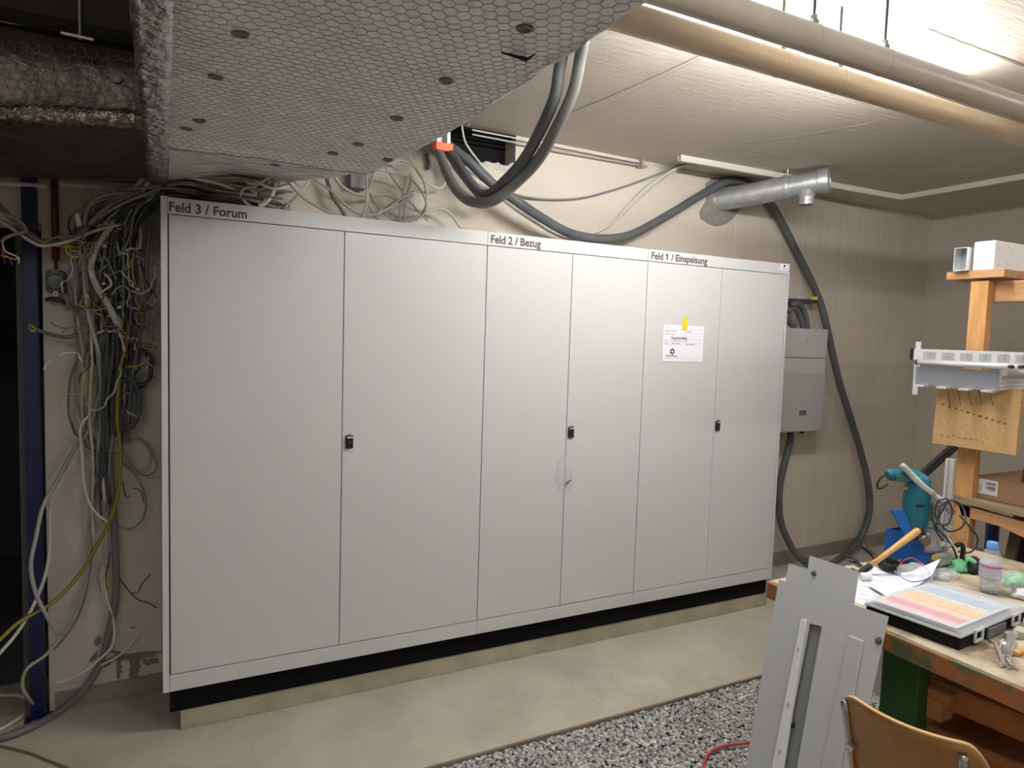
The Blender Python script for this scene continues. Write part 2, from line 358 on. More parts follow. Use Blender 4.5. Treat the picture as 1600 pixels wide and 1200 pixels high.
# dark room beyond the opening
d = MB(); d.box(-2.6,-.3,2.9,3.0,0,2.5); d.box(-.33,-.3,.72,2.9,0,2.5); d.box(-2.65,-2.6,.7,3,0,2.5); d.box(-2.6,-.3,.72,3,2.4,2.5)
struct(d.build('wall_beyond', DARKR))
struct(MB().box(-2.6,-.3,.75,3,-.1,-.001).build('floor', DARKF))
# skirtings
def skirt(nm, x0, x1, h, z0=0):
    m_ = MB(); t = .006
    m_.hexa([wpt(x0,z0,-t),wpt(x1,z0,-t),wpt(x1,z0,0),wpt(x0,z0,0),wpt(x0,h,-t),wpt(x1,h,-t),wpt(x1,h,0),wpt(x0,h,0)]); struct(m_.build(nm, SKIRT))
skirt('baseboard_back', xl+.02, 1.7, .085); skirt('baseboard_back', 1.7, RX, .108)
struct(MB().box(RX-.006, RX, BY, .6, 0, .1).build('baseboard_right', SKIRT))
# concrete upstand under the cabinets
struct(MB().box(.04, 3.46, .03, .42, 0, .09).build('trim_3', BASE, bevel=.004))
# ceiling marks
c = MB()
def crk(pts, w_, nm):
    P = spline([at(*p, 'z', CZ) for p in pts], 5); m_ = MB(); rr = []
    for i, p in enumerate(P):
        t = (P[min(i+1, len(P)-1)]-P[max(i-1, 0)]).normalized(); s_ = V((t.y, -t.x, 0))*(w_*(.6+.6*random.random()))
        rr.append([p+s_+V((0,0,-.0015)), p-s_+V((0,0,-.0015)), p-s_, p+s_])
    m_.rings(rr); struct(m_.build(nm, mat('seam_grey', (.26,.225,.19), rough=.9)))
crk([(885,178),(960,147),(1030,116),(1098,84)], .0035, 'trim_4')
crk([(1448,46),(1500,66),(1560,88),(1600,103)], .006, 'trim_5')
crk([(1160,224),(1250,212),(1370,190)], .0015, 'trim_6')

# ================================================================ CABINETS
def cabinet(x0, xm, x1, label, textbody, tx, lockpx, first=False, last=False):
    r = thing('switch_cabinet', (x0, 0, .09), label, 'cabinet')
    D = .40; zb, zt, dt, db = .19, 2.19, 2.123, .2625
    b = MB(); b.box(x0+.0006, x1-.0006, .022, D, zb, zt)
    # frame around the doors
    b.box(x0+.0006, x1-.0006, 0, .022, dt+.003, zt); b.box(x0+.0006, x1-.0006, 0, .022, zb, db-.0035)
    b.build('carcass', CAB, r, bevel=.0012)
    g = .0034
    MB().box(x0+.001, x1-.001, .0207, .0218, db-.0035, dt+.003).build('gap_shade', BLK, r)  # black sheet behind the doors stands in for shade in the gaps
    for a, c_, side in ((x0, xm, 0), (xm, x1, 1)):
        dd = MB().box(a+g/2+(.003 if first and not side else 0), c_-g/2-(.003 if last and side else 0), .001, .0205, db, dt).build('door', CAB, r, bevel=.002)
        if (lockpx[2] == side):
            p = at(lockpx[0], lockpx[1], 'y', 0); X, Z = p.x, p.z
            h = MB().box(X-.017, X+.017, -.011, .001, Z-.030, Z+.030).build('handle', BLK, dd, bevel=.005)
            MB().box(X-.012, X+.014, -.0125, -.0105, Z+.017, Z+.023).build('name_strip', mat('pale_strip', (.55,.54,.48), rough=.5), h)
            MB().lathe((X+.001, -.0155, Z-.002), (0,1,0), [(0,.0045),(.005,.0055)], 12).build('lock_cylinder', mat('dark_metal', (.1,.1,.1), rough=.35, metal=.6), h, smooth=False)
            k = MB(); k.add([(X-.004,-.012,Z+.030),(X+.006,-.012,Z+.030),(X+.006,-.004,Z+.030),(X-.004,-.004,Z+.030),(X,-.008,Z+.042)], [(0,1,4),(1,2,4),(2,3,4),(3,0,4),(3,2,1,0)])
            k.build('latch_tip', mat('brass_tip', (.45,.2,.06), rough=.4), h)
    MB().box(x0+(.001), x1-(.001), .025, .045, .09, .1895).build('plinth_panel', PLI, r)
    sc = MB()
    for xx in (x0+.012, x1-.012): sc.lathe((xx, .0255, .115), (0,-1,0), [(0,.004),(.002,.0035)], 10)
    sc.build('screws', mat('screw_dark', (.05,.05,.05), rough=.4, metal=.5), r)
    if '1' in textbody:      # the plain default digit has no flag, so the 1 is drawn
        a_ = tx[0]+(tx[1]-tx[0])*.262; hh = tx[3]; w1 = .0078
        MB().prism([(a_,-.0006,tx[2]),(a_,-.0006,tx[2]+hh*.70),(a_-.0085,-.0006,tx[2]+hh*.58),(a_-.0085,-.0006,tx[2]+hh*.74),(a_+.001,-.0006,tx[2]+hh),(a_+w1,-.0006,tx[2]+hh),(a_+w1,-.0006,tx[2])], (0,.0004,0)).build('digit', INK, r)
        textbody = textbody.replace('1', '  ')
    text('lettering', textbody, tx[0], tx[1], tx[2], -.0002, INK, r, h=tx[3], bold=.022)
    if first:
        MB().box(-.024, -.0006, -.001, D, zb, zt+.002).build('side_panel', CABE, r, bevel=.001)
    if last:
        MB().box(x1+.0006, x1+.016, -.001, D, zb, zt+.002).build('side_panel', CABE, r, bevel=.001)
    return r
bx = lambda px, py: at(px, py, 'y', 0).x
cabinet(0, .6908, 1.3795, 'light grey steel switch cabinet with wide doors lettered Feld 3 / Forum', 'Feld 3 / Forum', (bx(264,325), bx(386,333), 2.137, .036), (545.5,690,1), first=True)
c2 = cabinet(1.3795, 1.866, 2.3517, 'light grey steel switch cabinet in the middle lettered Feld 2 / Bezug', 'Feld 2 / Bezug', (bx(767,378), bx(845,384), 2.139, .037), (891.5,675,1))
c3 = cabinet(2.3517, 2.8961, 3.437, 'light grey steel switch cabinet at the right end lettered Feld 1 / Einspeisung', 'Feld 1 / Einspeisung', (bx(1018,402), bx(1105,409), 2.139, .037), (1120.5,665,0), last=True)
# maker's sticker
p0 = at(1219,423,'y',0); p1 = at(1232,413,'y',0)
s = MB().box(p0.x, p1.x, -.001, 0, p0.z+.004, p0.z+.045).build('sticker', PAP, c3); lab(s, 'small white sticker with a dark round mark')
cxs, czs = (p0.x+p1.x)/2, p0.z+.031
MB().lathe((cxs, -.001, czs), (0,-1,0), [(0,.0085),(.0004,.0085)], 8).build('emblem', INK, s)
MB().box(cxs-.018, cxs+.018, -.0014, -.001, czs-.018, czs-.0145).build('fine_print', INKG, s)
# paper notice
q = [at(1037,507,'y',0), at(1100,510,'y',0), at(1097,566,'y',0), at(1034,565,'y',0)]
n0 = tag(MB().prism([V((p.x, -.0018, p.z)) for p in q], (0,.001,0)).build('paper_notice', PAP), 'white printed form sheet taped on the grey door under Feld 1', 'paper')
def npt(u, v): a = q[0].lerp(q[1], u); b = q[3].lerp(q[2], u); return a.lerp(b, v)
def nbar(m_, u0, u1, v0, v1): 
    P = [npt(u0,v0), npt(u1,v0), npt(u1,v1), npt(u0,v1)]; m_.prism([V((p.x,-.0023,p.z)) for p in P], (0,.0004,0))
m_ = MB()
for v in (.13,.215,.30,.385,.47,.54): nbar(m_, .03, .96, v, v+.006)
nbar(m_, .05,.96,.90,.906); nbar(m_, .17,.175,.13,.54); nbar(m_, .52,.525,.13,.3)
for u0,u1,v in ((.04,.15,.155),(.20,.31,.155),(.55,.67,.165),(.04,.14,.24),(.2,.27,.25),(.04,.12,.42),(.2,.44,.415),(.47,.6,.42),(.04,.12,.495),(.2,.42,.495),(.56,.78,.5),(.08,.34,.815),(.08,.38,.845),(.09,.12,.05),(.36,.39,.055),(.64,.67,.06),(.9,.93,.07)): nbar(m_, u0, u1, v, v+.022)
m_.build('form_lines', INKG, n0)
m_ = MB(); cpt = npt(.235,.72)
for k in range(6):
    a = math.radians(60*k+30); x_, z_ = cpt.x+.012*math.cos(a), cpt.z+.0125*math.sin(a); m_.lathe((x_,-.0019,z_), (0,-1,0), [(0,.0068),(.0005,.0068)], 6)
m_.build('emblem', INK, n0)
a0 = npt(.2,.375); a1 = npt(.58,.39)
text('lettering', 'Hauptverteilung', a0.x, a1.x, a0.z, -.0019, INK, n0, h=.011, bold=.03)
tz = [at(*p,'y',0) for p in [(1067,497),(1072,495),(1075,497),(1073,515),(1065,516)]]
tag(MB().prism([V((p.x,-.0034,p.z)) for p in tz], (0,.0008,0)).build('tape_strip', YTAPE), 'short strip of yellow tape holding the sheet on the grey door', 'tape')
# little plastic bag with a key
def bagmesh(pts, y0, y1, m_):
    pass
kb = thing('plastic_bag', at(882,765,'y',-.01), 'tiny clear plastic bag with a key hanging below the middle door handle', 'bag')
outl = [(884,706),(888,712),(891,728),(895,748),(893,762),(882,768),(872,764),(868,750),(870,734),(872,720),(879,712)]
P = [at(*p,'y',-.004) for p in outl]; cc = sum(P, V((0,0,0)))/len(P)
m_ = MB(); R_ = []
for k, (sc_, yy) in enumerate(((.02,-.022),(.45,-.021),(.8,-.016),(1,-.006),(.8,-.003),(.02,-.003))):
    R_.append([V((cc.x+(p.x-cc.x)*sc_, yy-.006*noise.noise(p*60+V((k,0,0))), cc.z+(p.z-cc.z)*sc_)) for p in P])
m_.rings(R_, True, False); m_.build('film', mat('thin_film', (.95,.96,.98), rough=.08, alpha=.13, bump=.9, bscale=50), kb, smooth=True)
m_ = MB(); a, b = at(884,756,'y',-.012), at(892,750,'y',-.012); m_.tube([a,b], .0035, 8); m_.build('key', BLK, kb)

# ================================================================ DUCT (foil lagging under wire netting)
def yfar(x):
    T = [(-.06,.06),(0,.05),(.15,.12),(.30,.20),(.39,.225),(.47,.05),(.54,-.2),(.596,-.43),(.64,-.66),(.677,-.975),(.70,-1.35)]
    x = max(T[0][0], min(T[-1][0], x))
    for (a, ya), (b, yb) in zip(T, T[1:]):
        if x <= b: return ya+(yb-ya)*(x-a)/(b-a)
    return T[-1][1]
def zb_(x, y):
    z = 2.25+.1*max(0, y+.64)*min(1, max(0, (x+.05)/.3))
    z -= .007*noise.noise(V((x*7, y*7, 1.3)))+.004*noise.noise(V((x*17, y*17, 4)))
    z -= .012*math.exp(-((y+.64)/.05)**2)*(1 if x > 0 else 0)
    return z
DY0 = -3.5; ZT = 2.62
duct = thing('ventilation_duct', (.3, -1.2, 2.25), 'large foil-lagged ventilation duct wrapped in hexagonal wire netting under the ceiling', 'duct')
NB = 44; BXS = [-.040+.74*i/NB for i in range(NB+1)]
SIDE = [(-.06, 2.55), (-.06, 2.45), (-.06, 2.35), (-.058, 2.29), (-.051, 2.262)]; SIDR = [(.703, 2.262), (.707, 2.29), (.708, 2.35), (.708, 2.45), (.708, 2.55)]
NV = 110; R_ = []
for j in range(NV+1):
    row = []
    for x, z in SIDE:
        y = DY0+(yfar(x)-DY0)*j/NV; row.append(V((x+.008*noise.noise(V((x*3, y*9, z*9))), y, z+(zb_(-.04,y)-2.25))))
    for x in BXS: y = DY0+(yfar(x)-DY0)*j/NV; row.append(V((x, y, zb_(x, y))))
    for x, z in SIDR:
        y = DY0+(yfar(x)-DY0)*j/NV; row.append(V((x+.008*noise.noise(V((x*3, y*9, z*9))), y, z+(zb_(.70,y)-2.25))))
    for x in BXS[::-1]: y = DY0+(yfar(x)-.03-DY0)*j/NV; row.append(V((x, y, ZT)))
    R_.append(row)
m_ = MB(); m_.rings(R_, True, False); nr = len(R_[0]); e_ = NV*nr
for i in range(NB):
    b_ = 5+i; t_ = nr-1-i
    m_.f.append((e_+b_, e_+b_+1, e_+t_-1, e_+t_))
m_.f.append(tuple(e_+k for k in (0,1,2,3,4,5))+(e_+nr-1,))
m_.f.append(tuple(e_+5+NB+k for k in range(0,7)))
m_.build('lagging', FOIL, duct, smooth=True)
# crumpled corner strip
m_ = MB(); R_ = []
for j in range(210):
    y = -3.4+3.43*j/209; row = []
    for i in range(9):
        t = i/8; x = -.068+.075*max(0, t-.3)/.7; z = 2.62-.375*min(1, t/.35) if t < .35 else 2.2435+.004*t
        n_ = .010*noise.noise(V((x*40, y*28, z*20)))+.006*noise.noise(V((x*90, y*70, z*50)))
        row.append(V((x-.004+n_*.4, y, z-.004+n_*.5)))
    R_.append(row)
m_.rings(R_, False, False).build('corner_foil', FOILC, duct, smooth=True, solid=.001)
# branch to the left
BZ = lambda x, y: 2.246-.12*max(0, -.1-x)
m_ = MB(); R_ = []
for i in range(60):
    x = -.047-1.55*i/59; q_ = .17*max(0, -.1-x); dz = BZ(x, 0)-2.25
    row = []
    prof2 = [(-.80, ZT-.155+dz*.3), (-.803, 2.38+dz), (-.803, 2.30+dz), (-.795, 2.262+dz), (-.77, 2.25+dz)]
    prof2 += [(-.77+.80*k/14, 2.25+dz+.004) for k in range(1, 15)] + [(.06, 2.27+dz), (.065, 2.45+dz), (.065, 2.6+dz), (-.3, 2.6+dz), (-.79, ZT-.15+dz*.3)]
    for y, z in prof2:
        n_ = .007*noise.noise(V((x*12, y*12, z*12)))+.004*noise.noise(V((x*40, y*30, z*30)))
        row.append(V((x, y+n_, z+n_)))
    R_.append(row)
m_.rings(R_, True, True).build('branch_lagging', mat('shaded_brown_foil', (.065,.05,.037), (.10,.08,.062), scale=7, rough=.36, metal=.6, bump=.6, bscale=30), duct, smooth=True)  # brown foil with the shade on the branch put into its colour
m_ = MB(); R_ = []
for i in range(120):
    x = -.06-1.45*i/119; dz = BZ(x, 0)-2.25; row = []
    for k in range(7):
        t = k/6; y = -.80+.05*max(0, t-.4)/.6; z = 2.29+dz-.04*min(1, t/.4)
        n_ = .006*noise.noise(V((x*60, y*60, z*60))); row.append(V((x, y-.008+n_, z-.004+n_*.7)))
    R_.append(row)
m_.rings(R_, False, False).build('corner_foil', mat('brown_foil_glints', (.14,.11,.085), (.42,.37,.31), scale=60, rough=.25, metal=.85, bump=1, bscale=60, contrast=(.5,.62)), duct, smooth=True, solid=.001)  # pale flecks in the brown colour stand for glints on the creases
def netting(fn, u0, u1, v0, v1, inside, r=.00062, s=.0150):
    m_ = MB(); vs, fs = m_.v, m_.f; dx = s*math.sqrt(3); dy = s*1.5; j = 0
    def jit(u, v): return (u+.0022*noise.noise(V((u*40, v*40, 0))), v+.0022*noise.noise(V((u*40, v*40, 9))))
    v = v0
    while v < v1:
        u = u0+(dx/2 if j % 2 else 0)
        while u < u1:
            c = [(u, v+s), (u+dx/2, v+s/2), (u+dx/2, v-s/2), (u, v-s)]
            for a, b in zip(c, c[1:]):
                if inside(*a) and inside(*b):
                    A, B = V(fn(*jit(*a))), V(fn(*jit(*b))); t = (B-A); 
                    if t.length < 1e-6: continue
                    t.normalize(); p = t.orthogonal().normalized(); q_ = t.cross(p); n = len(vs)
                    for X in (A, B):
                        for k in range(3): an = 2.0944*k; vs.append(X+(p*math.cos(an)+q_*math.sin(an))*r)
                    fs += [(n,n+1,n+4,n+3),(n+1,n+2,n+5,n+4),(n+2,n,n+3,n+5)]
            u += dx
        v += dy; j += 1
    return m_
netting(lambda x, y: (x, y, zb_(x, y)-.0022), 0, .70, -2.75, .24, lambda x, y: y < yfar(x)-.004 and x < .699).build('wire_netting', WIRE, duct)
netting(lambda x, z: (x, -.812, z+BZ(x,0)-2.25), -.95, -.07, 2.27, 2.44, lambda x, z: z < 2.445, r=.0006).build('wire_netting', WIRE, duct)
# fixing washers on the lagging
for (px, py) in [(375,53),(337,121),(311,188),(291,203),(697,127),(620,185),(560,226),(520,241),(430,267),(820,44),(606,250)]:
    p = at(px, py, 'z', 2.247); z = zb_(p.x, p.y)
    m_ = MB().lathe((p.x, p.y, z+.002), (0,0,-1), [(0,.017),(.005,.0165),(.0055,.012),(.0035,.010),(.0035,.0)], 20)
    m_.build('fixing_washer', mat('washer_steel', (.13,.14,.14), rough=.45, metal=.5), duct)
p = at(182,122,'y',-.812); MB().lathe(p, (0,-1,0), [(-.004,.013),(.003,.0125),(.0035,.009),(.002,.008),(.002,0)], 18).build('fixing_washer', mat('washer_steel', (0,0,0)), duct)
# torn flap
T = [at(*p,'z',2.238) for p in [(783,83),(822,97),(836,86),(824,92)]]
MB().prism(T, (0,0,.003)).build('torn_slit', HOLEM, duct)
# hanger rod + rail at the dark top left
hr = thing('duct_hanger', at(125,62,'y',-.7), 'thin threaded hanger rod with a short crossbar above the left duct branch', 'hanger')
a = at(125,62,'y',-.93); MB().tube([a, V((a.x, a.y, CZ))], .0035, 6).build('rod', mat('dull_steel', (.2,.19,.18), rough=.5, metal=.5), hr)
MB().tube([at(95,51,'y',-.935), at(146,62,'y',-.935)], .004, 6).build('crossbar', mat('dull_steel_light', (.45,.42,.38), rough=.4, metal=.5), hr)

struct(MB().box(-1.75,-.075,-.915,-.812,2.452,CZ).build('void_shade', mat('void_black', (.018,.014,.011), rough=.9)))  # added near-black slab standing in for the shaded ceiling void

# ================================================================ PIPES, LAMPS
PA = [at(1300,75,'z',2.58), at(1550,150,'z',2.58)]; PB = [at(1300,115,'z',2.58), at(1550,190,'z',2.58)]
ya, yb_ = -1.583, -1.411
for y, m, l, nm in ((ya, PIPEG, 'upper grey-beige ceiling pipe, the one nearer the camera', 0), (yb_, PIPE, 'lower yellowish-beige ceiling pipe, nearer the cabinets', 1)):
    pm = MB().tube([(0.62,y,2.58),(5.8,y,2.58)], .0405, 28); o = smooth_sharp(pm.build('ceiling_pipe', m)); tag(o, l, 'pipe')
hr_l = ['black hanger rod farthest left behind the upper pipe', 'black hanger rod second from left reaching the upper pipe', 'black hanger rod third from left behind the upper pipe', 'black hanger rod with a bolted clamp on the upper pipe, rightmost']
for i, (px, py, y) in enumerate([(1223,40,yb_),(1271,40,ya),(1313,50,yb_),(1383,60,ya)]):
    p = at(px, py, 'y', y); t_ = thing('pipe_hanger', (p.x, y, 2.58), hr_l[i], 'hanger')
    MB().tube([(p.x,y,2.618),(p.x,y,CZ)], .0048, 8).build('rod', mat('dark_rod', (.05,.05,.05), rough=.5, metal=.5), t_)
    m_ = MB(); m_.rings([[V((p.x+dx, y+rr*math.cos(a_*math.pi/12), 2.58+rr*math.sin(a_*math.pi/12))) for dx, rr in ((-.006,.0406),(.006,.0406),(.006,.0416),(-.006,.0416))] for a_ in range(25)], True, False)
    m_.build('clamp', PIPE if y == yb_ else PIPEG, t_); mat('clamp_steel', (.25,.24,.22), rough=.4, metal=.6)
    m_ = MB(); m_.box(p.x-.012,p.x+.012,y-.010,y+.010,2.620,2.634); m_.lathe((p.x,y,2.634),(0,0,1),[(0,.011),(.012,.011)],6)
    m_.build('nut', mat('clamp_steel', (0,0,0)), t_)
EM = mat('lamp_tube', (1,.985,.955), rough=.3, emit=LAMP1)
EM2 = mat('lamp_tube_room', (.94,.975,1), rough=.3, emit=LAMP2)
LY = -1.24
lm = thing('fluorescent_lamp', (2.15,LY,2.757), 'fluorescent batten lamp on the ceiling just behind the two beige pipes', 'lamp')
MB().tube([(1.45,LY,2.768),(2.85,LY,2.768)], .012, 12).build('tube', EM, lm, smooth=True)
m_ = MB()
for x in (1.438, 2.862): m_.box(x-.010,x+.010,LY-.014,LY+.014,2.754,2.79)
m_.box(1.425,2.875,LY-.022,LY+.022,2.788,CZ)
m_.build('housing', WHT, lm)
for i, (x0, x1, y, l, e_) in enumerate(((-1.9,-.5,-3.7,'ceiling fluorescent lamp behind the camera to the left', EM2),(.95,2.15,-3.15,'added fill light tube just behind the camera to the right', mat('fill_tube_near', (.94,.975,1), rough=.3, emit=FILL3)),(3.5,4.9,-2.7,'added fill light tube over the far right side of the workshop', mat('fill_tube_right', (1,.985,.96), rough=.3, emit=FILL4)))):  # second and third tubes here are added to brighten the foreground and right wall
    l2 = thing('fluorescent_lamp', ((x0+x1)/2,y,2.74), l, 'lamp')
    MB().tube([(x0,y,2.74),(x1,y,2.74)], .013, 12).build('tube', e_, l2, smooth=True)
    MB().box(x0-.02,x1+.02,y-.03,y+.03,2.765,CZ).build('housing', WHT, l2)

# ceiling trunking
TY = .255; TX = at(1417,310,'z',2.79).x
def trunk(a, b, w_=.030, openend=False, label='', ):
    a, b = V(a), V(b); d_ = (b-a).normalized(); s_ = V((d_.y,-d_.x,0)); m_ = MB(); t = .002
    z0, z1 = CZ-.036, CZ
    def bar(o0, o1, za, zb2): 
        m_.hexa([a+s_*o0+V((0,0,za)), b+s_*o0+V((0,0,za)), b+s_*o1+V((0,0,za)), a+s_*o1+V((0,0,za)), a+s_*o0+V((0,0,zb2)), b+s_*o0+V((0,0,zb2)), b+s_*o1+V((0,0,zb2)), a+s_*o1+V((0,0,zb2))])
    bar(-w_/2, w_/2, z0, z0+t); bar(-w_/2, -w_/2+t, z0+t, z1); bar(w_/2-t, w_/2, z0+t, z1)
    bar(-w_/2-.001, -w_/2, z0+.006, z0+.009)
    return tag(m_.build('cable_trunking', TRK), label, 'trunking')
tx0 = at(1062,250,'z',2.79)
trunk((tx0.x, .29, 0), (TX, .235, 0), label='white cable trunking along the ceiling above the cabinets, open left end')
trunk((TX, .25, 0), (TX+.03, -3.5, 0), label='white cable trunking on the ceiling turning off toward the right wall side')

# metal rail at wall top with two rods
rl = thing('mounting_rail', W(1005,256,.03), 'thin steel double rail fixed to the wall just under the ceiling', 'rail')
for k, (dy, m) in enumerate(((0, TRK), (7, ZINC))):
    MB().tube([W(738,203+dy,.04), W(870,228+dy,.04), W(1000,253+dy-2*k,.04)], .0050 if k else .0042, 8).build('rod', m, rl)
m_ = MB(); p = W(1001,256,.04); m_.obox(p, (1,0,0),(0,1,0),(0,0,1), .016,.05,.045); m_.tube([p+V((-.01,0,-.01)), p+V((.05,0,-.01))], .006, 8)
m_.build('end_clamp', CASTM, rl)
p = W(732,198,.04); MB().tube([p, V((p.x,p.y,CZ))], .003, 6).build('hook', STEEL, rl)

# orange clip on steel profile
cl = thing('cable_bracket', at(692,232,'y',.28), 'steel profile bracket with an orange end cap where thick cables enter', 'bracket')
a = at(677,229,'y',.24); b = at(704,229,'y',.24)
MB().box(a.x, b.x, .2, .30, a.z-.022, a.z+.018).build('end_cap', ORG, cl, bevel=.003)
m_ = MB(); m_.box(a.x+.012,a.x+.022,.22,.29,a.z+.018,CZ-.02); m_.box(b.x-.025,b.x-.01,.22,.29,a.z+.018,CZ-.02); m_.box(a.x+.012,b.x-.01,.27,.29,a.z+.018,CZ-.02)
m_.build('profile', ZINC, cl)

# spiral duct
SA, SB = V((3.345,.545,2.655)), V((3.70,-.05,2.728)); SD = (SB-SA).normalized(); SLn = (SB-SA).length
sp = thing('spiral_duct', SA, 'galvanised spiral duct stub sticking out of the wall beside the right cabinet', 'duct')
pf = []; h = -.12
while h < SLn:
    pf += [(h,.073),(h+.0025,.0748),(h+.005,.073)]; h += .085 if h > 0 else .12
pf = [q_ for q_ in pf if q_[0] < SLn-.06]+[(SLn-.055,.073)]
smooth_sharp(MB().lathe(SA, SD, [(0,0.06)]+pf, 32).build('spiral_tube', ZINC, sp), .3)
smooth_sharp(MB().lathe(SA+SD*(SLn-.055), SD, [(0,.0745),(.0,.078),(.012,.078),(.045,.077),(.055,.073),(.056,.066),(.050,.064),(.050,0)], 32).build('end_cap', ZINC, sp))
tq = SA+SD*(SLn-.13); dn = (V((0,0,-1))+SD*.02).normalized()
smooth_sharp(MB().lathe(tq+dn*.045, dn, [(0,.062),(.03,.052),(.04,.047),(.055,.047),(.057,.050),(.061,.050),(.063,.047),(.085,.047),(.087,.043),(.04,.040)], 28).build('tee_branch', ZINC, sp))
cq = SA+SD*(SLn*.62)
clp = smooth_sharp(MB().lathe(cq, SD, [(0,.0735),(0,.079),(.006,.080),(.022,.080),(.028,.079),(.028,.0735)], 32).build('clamp', ZINC, sp))
m_ = MB(); m_.obox(cq+SD*.014+V((0,0,-.0))+SD.cross(V((0,0,1))).normalized()*-.085, SD, SD.cross(V((0,0,1))), (0,0,1), .026,.014,.03); m_.build('clamp_lug', ZINC, clp)
tp = cq+SD*.014+V((0,0,.078)); MB().tube([tp, V((tp.x,tp.y,CZ))], .0045, 8).build('hanger_rod', TRK, sp)
# mortar patch round the wall opening
pts = [(1112,277),(1102,290),(1104,310),(1094,328),(1096,342),(1112,352),(1132,351),(1146,340),(1156,326),(1164,300),(1150,280)]
P = [W(*p) for p in pts]; cc = sum(P, V((0,0,0)))/len(P); m_ = MB(); R_ = []
for k, s_ in enumerate((1, .97, .8, .55)):
    R_.append([cc+(p-cc)*s_*(1+.05*noise.noise(p*30))+V((0,-[0,.006,.014,.018][k]-.004*noise.noise(p*50+V((k,0,0))),0)) for p in spline(P+[P[0]], 4)[:-1]])
m_.rings(R_, True, True); tag(m_.build('mortar_patch', MORT), 'rough grey mortar patch around the spiral duct at the wall', 'patch')

# ================================================================ WALL ENCLOSURE (right)
we = thing('electrical_enclosure', (4.02,.32,1.07), 'grey rounded wall-mounted enclosure half hidden behind the right cabinet', 'enclosure')
pr = W(1288,515,.2); x1 = 4.30; x0 = 3.86; y0 = .355; zt, zm, zb2 = 1.81, 1.60, 1.068
for nm, a, b in (('top_cover', zm+.002, zt), ('body', zb2, zm-.001)):
    MB().box(x0, x1, y0, wally(4.1)-.001, a, b).build(nm, GBOX, we, bevel=.012 if nm == 'x' else .006)
p = at(1254,645,'y',y0); tgx = MB().box(p.x-.034, p.x+.034, y0-.002, y0, p.z-.018, p.z+.018).build('rating_plate', mat('dark_plate', (.10,.10,.12), rough=.4), we)
m_ = MB()
for k in range(3): m_.box(p.x-.028, p.x-.008+.01*k, y0-.0026, y0-.002, p.z+.009-.010*k, p.z+.0115-.010*k)
m_.build('plate_print', mat('plate_print', (.45,.45,.48), rough=.5), tgx)
p = at(1262,532,'y',y0); MB().add([(p.x-.006,y0-.001,p.z-.011),(p.x+.006,y0-.001,p.z-.011),(p.x,y0-.001,p.z+.011)], [(0,1,2)]).build('emblem', mat('emblem_dark', (.12,.11,.06), rough=.5), we, solid=.001)
m_ = MB()
for x in (3.95, 4.08, 4.2): m_.lathe((x, .45, zb2), (0,0,-1), [(0,.024),(.01,.024),(.012,.018),(.03,.018)], 8)
m_.build('glands', mat('gland_dark', (.06,.06,.06), rough=.5), we)
# tray above enclosure
tr = thing('cable_tray', W(1255,465,.08), 'dark perforated cable tray bracket above the grey wall enclosure', 'cable tray')
a = W(1230,466,.1); b = W(1276,468,.1)
m_ = MB(); m_.hexa([a+V((0,.0,-.03)), b+V((0,0,-.03)), b+V((0,.1,-.03)), a+V((0,.1,-.03)), a, b, b+V((0,.1,0)), a+V((0,.1,0))]); m_.build('tray', mat('tray_dark', (.07,.07,.065), rough=.5, metal=.4), tr)
m_ = MB()
for px in (1247, 1257): 
    q0 = W(px,470,.06); m_.tube([q0, V((q0.x, q0.y, 1.815))], .007, 8)
m_.build('uprights', ZINC, tr)
p = W(1273,466,.12); MB().box(p.x-.012,p.x+.02,p.y-.01,p.y+.02,p.z-.012,p.z+.012).build('end_clip', YTAPE, tr)
for k, l in enumerate(('thick grey cable arching into the wall enclosure, outer one', 'thick grey cable arching into the wall enclosure, inner one', 'thick grey cable beside the cabinet edge above the enclosure')):
    pts = [[(1238,476),(1246,474),(1254,482),(1260,498),(1262,514)],[(1232,486),(1242,482),(1249,492),(1253,504),(1255,514)],[(1228,500),(1236,506),(1241,514)]][k]
    P = [W(p[0],p[1],.14) for p in pts]; P[-1].z = 1.812
    cable('power_cable', P, .019, GCAB, l, world=True)

# ================================================================ BIG CABLES
cable('power_cable', [at(884,60,'y',-.80),at(874,108,'y',-.74),at(867,150,'y',-.70),at(847,198,'y',-.6),at(819,249,'y',-.45),at(787,285,'y',-.30),at(765,303,'y',-.2),at(748,300,'y',-.1),at(728,275,'y',.02),at(712,250,'y',.16),at(698,232,'y',.27),at(694,215,'y',.40)], .0235, GCAB, 'thick dark grey cable hanging in a steep loop, left of the pair', world=True)
cable('power_cable', [at(912,60,'y',-.86),at(906,94,'y',-.80),at(895,145,'y',-.74),at(869,201,'y',-.64),at(841,249,'y',-.5),at(807,285,'y',-.36),at(771,313,'y',-.26),at(740,316,'y',-.14),at(716,300,'y',-.03),at(699,272,'y',.1),at(686,240,'y',.22),at(668,230,'y',.33),at(655,226,'y',.42)], .0245, mat('lighter_grey_sheath', (.13,.13,.125), (.17,.17,.16), scale=8, rough=.5), 'thick lighter grey cable hanging in a steep loop, right of the pair', world=True)
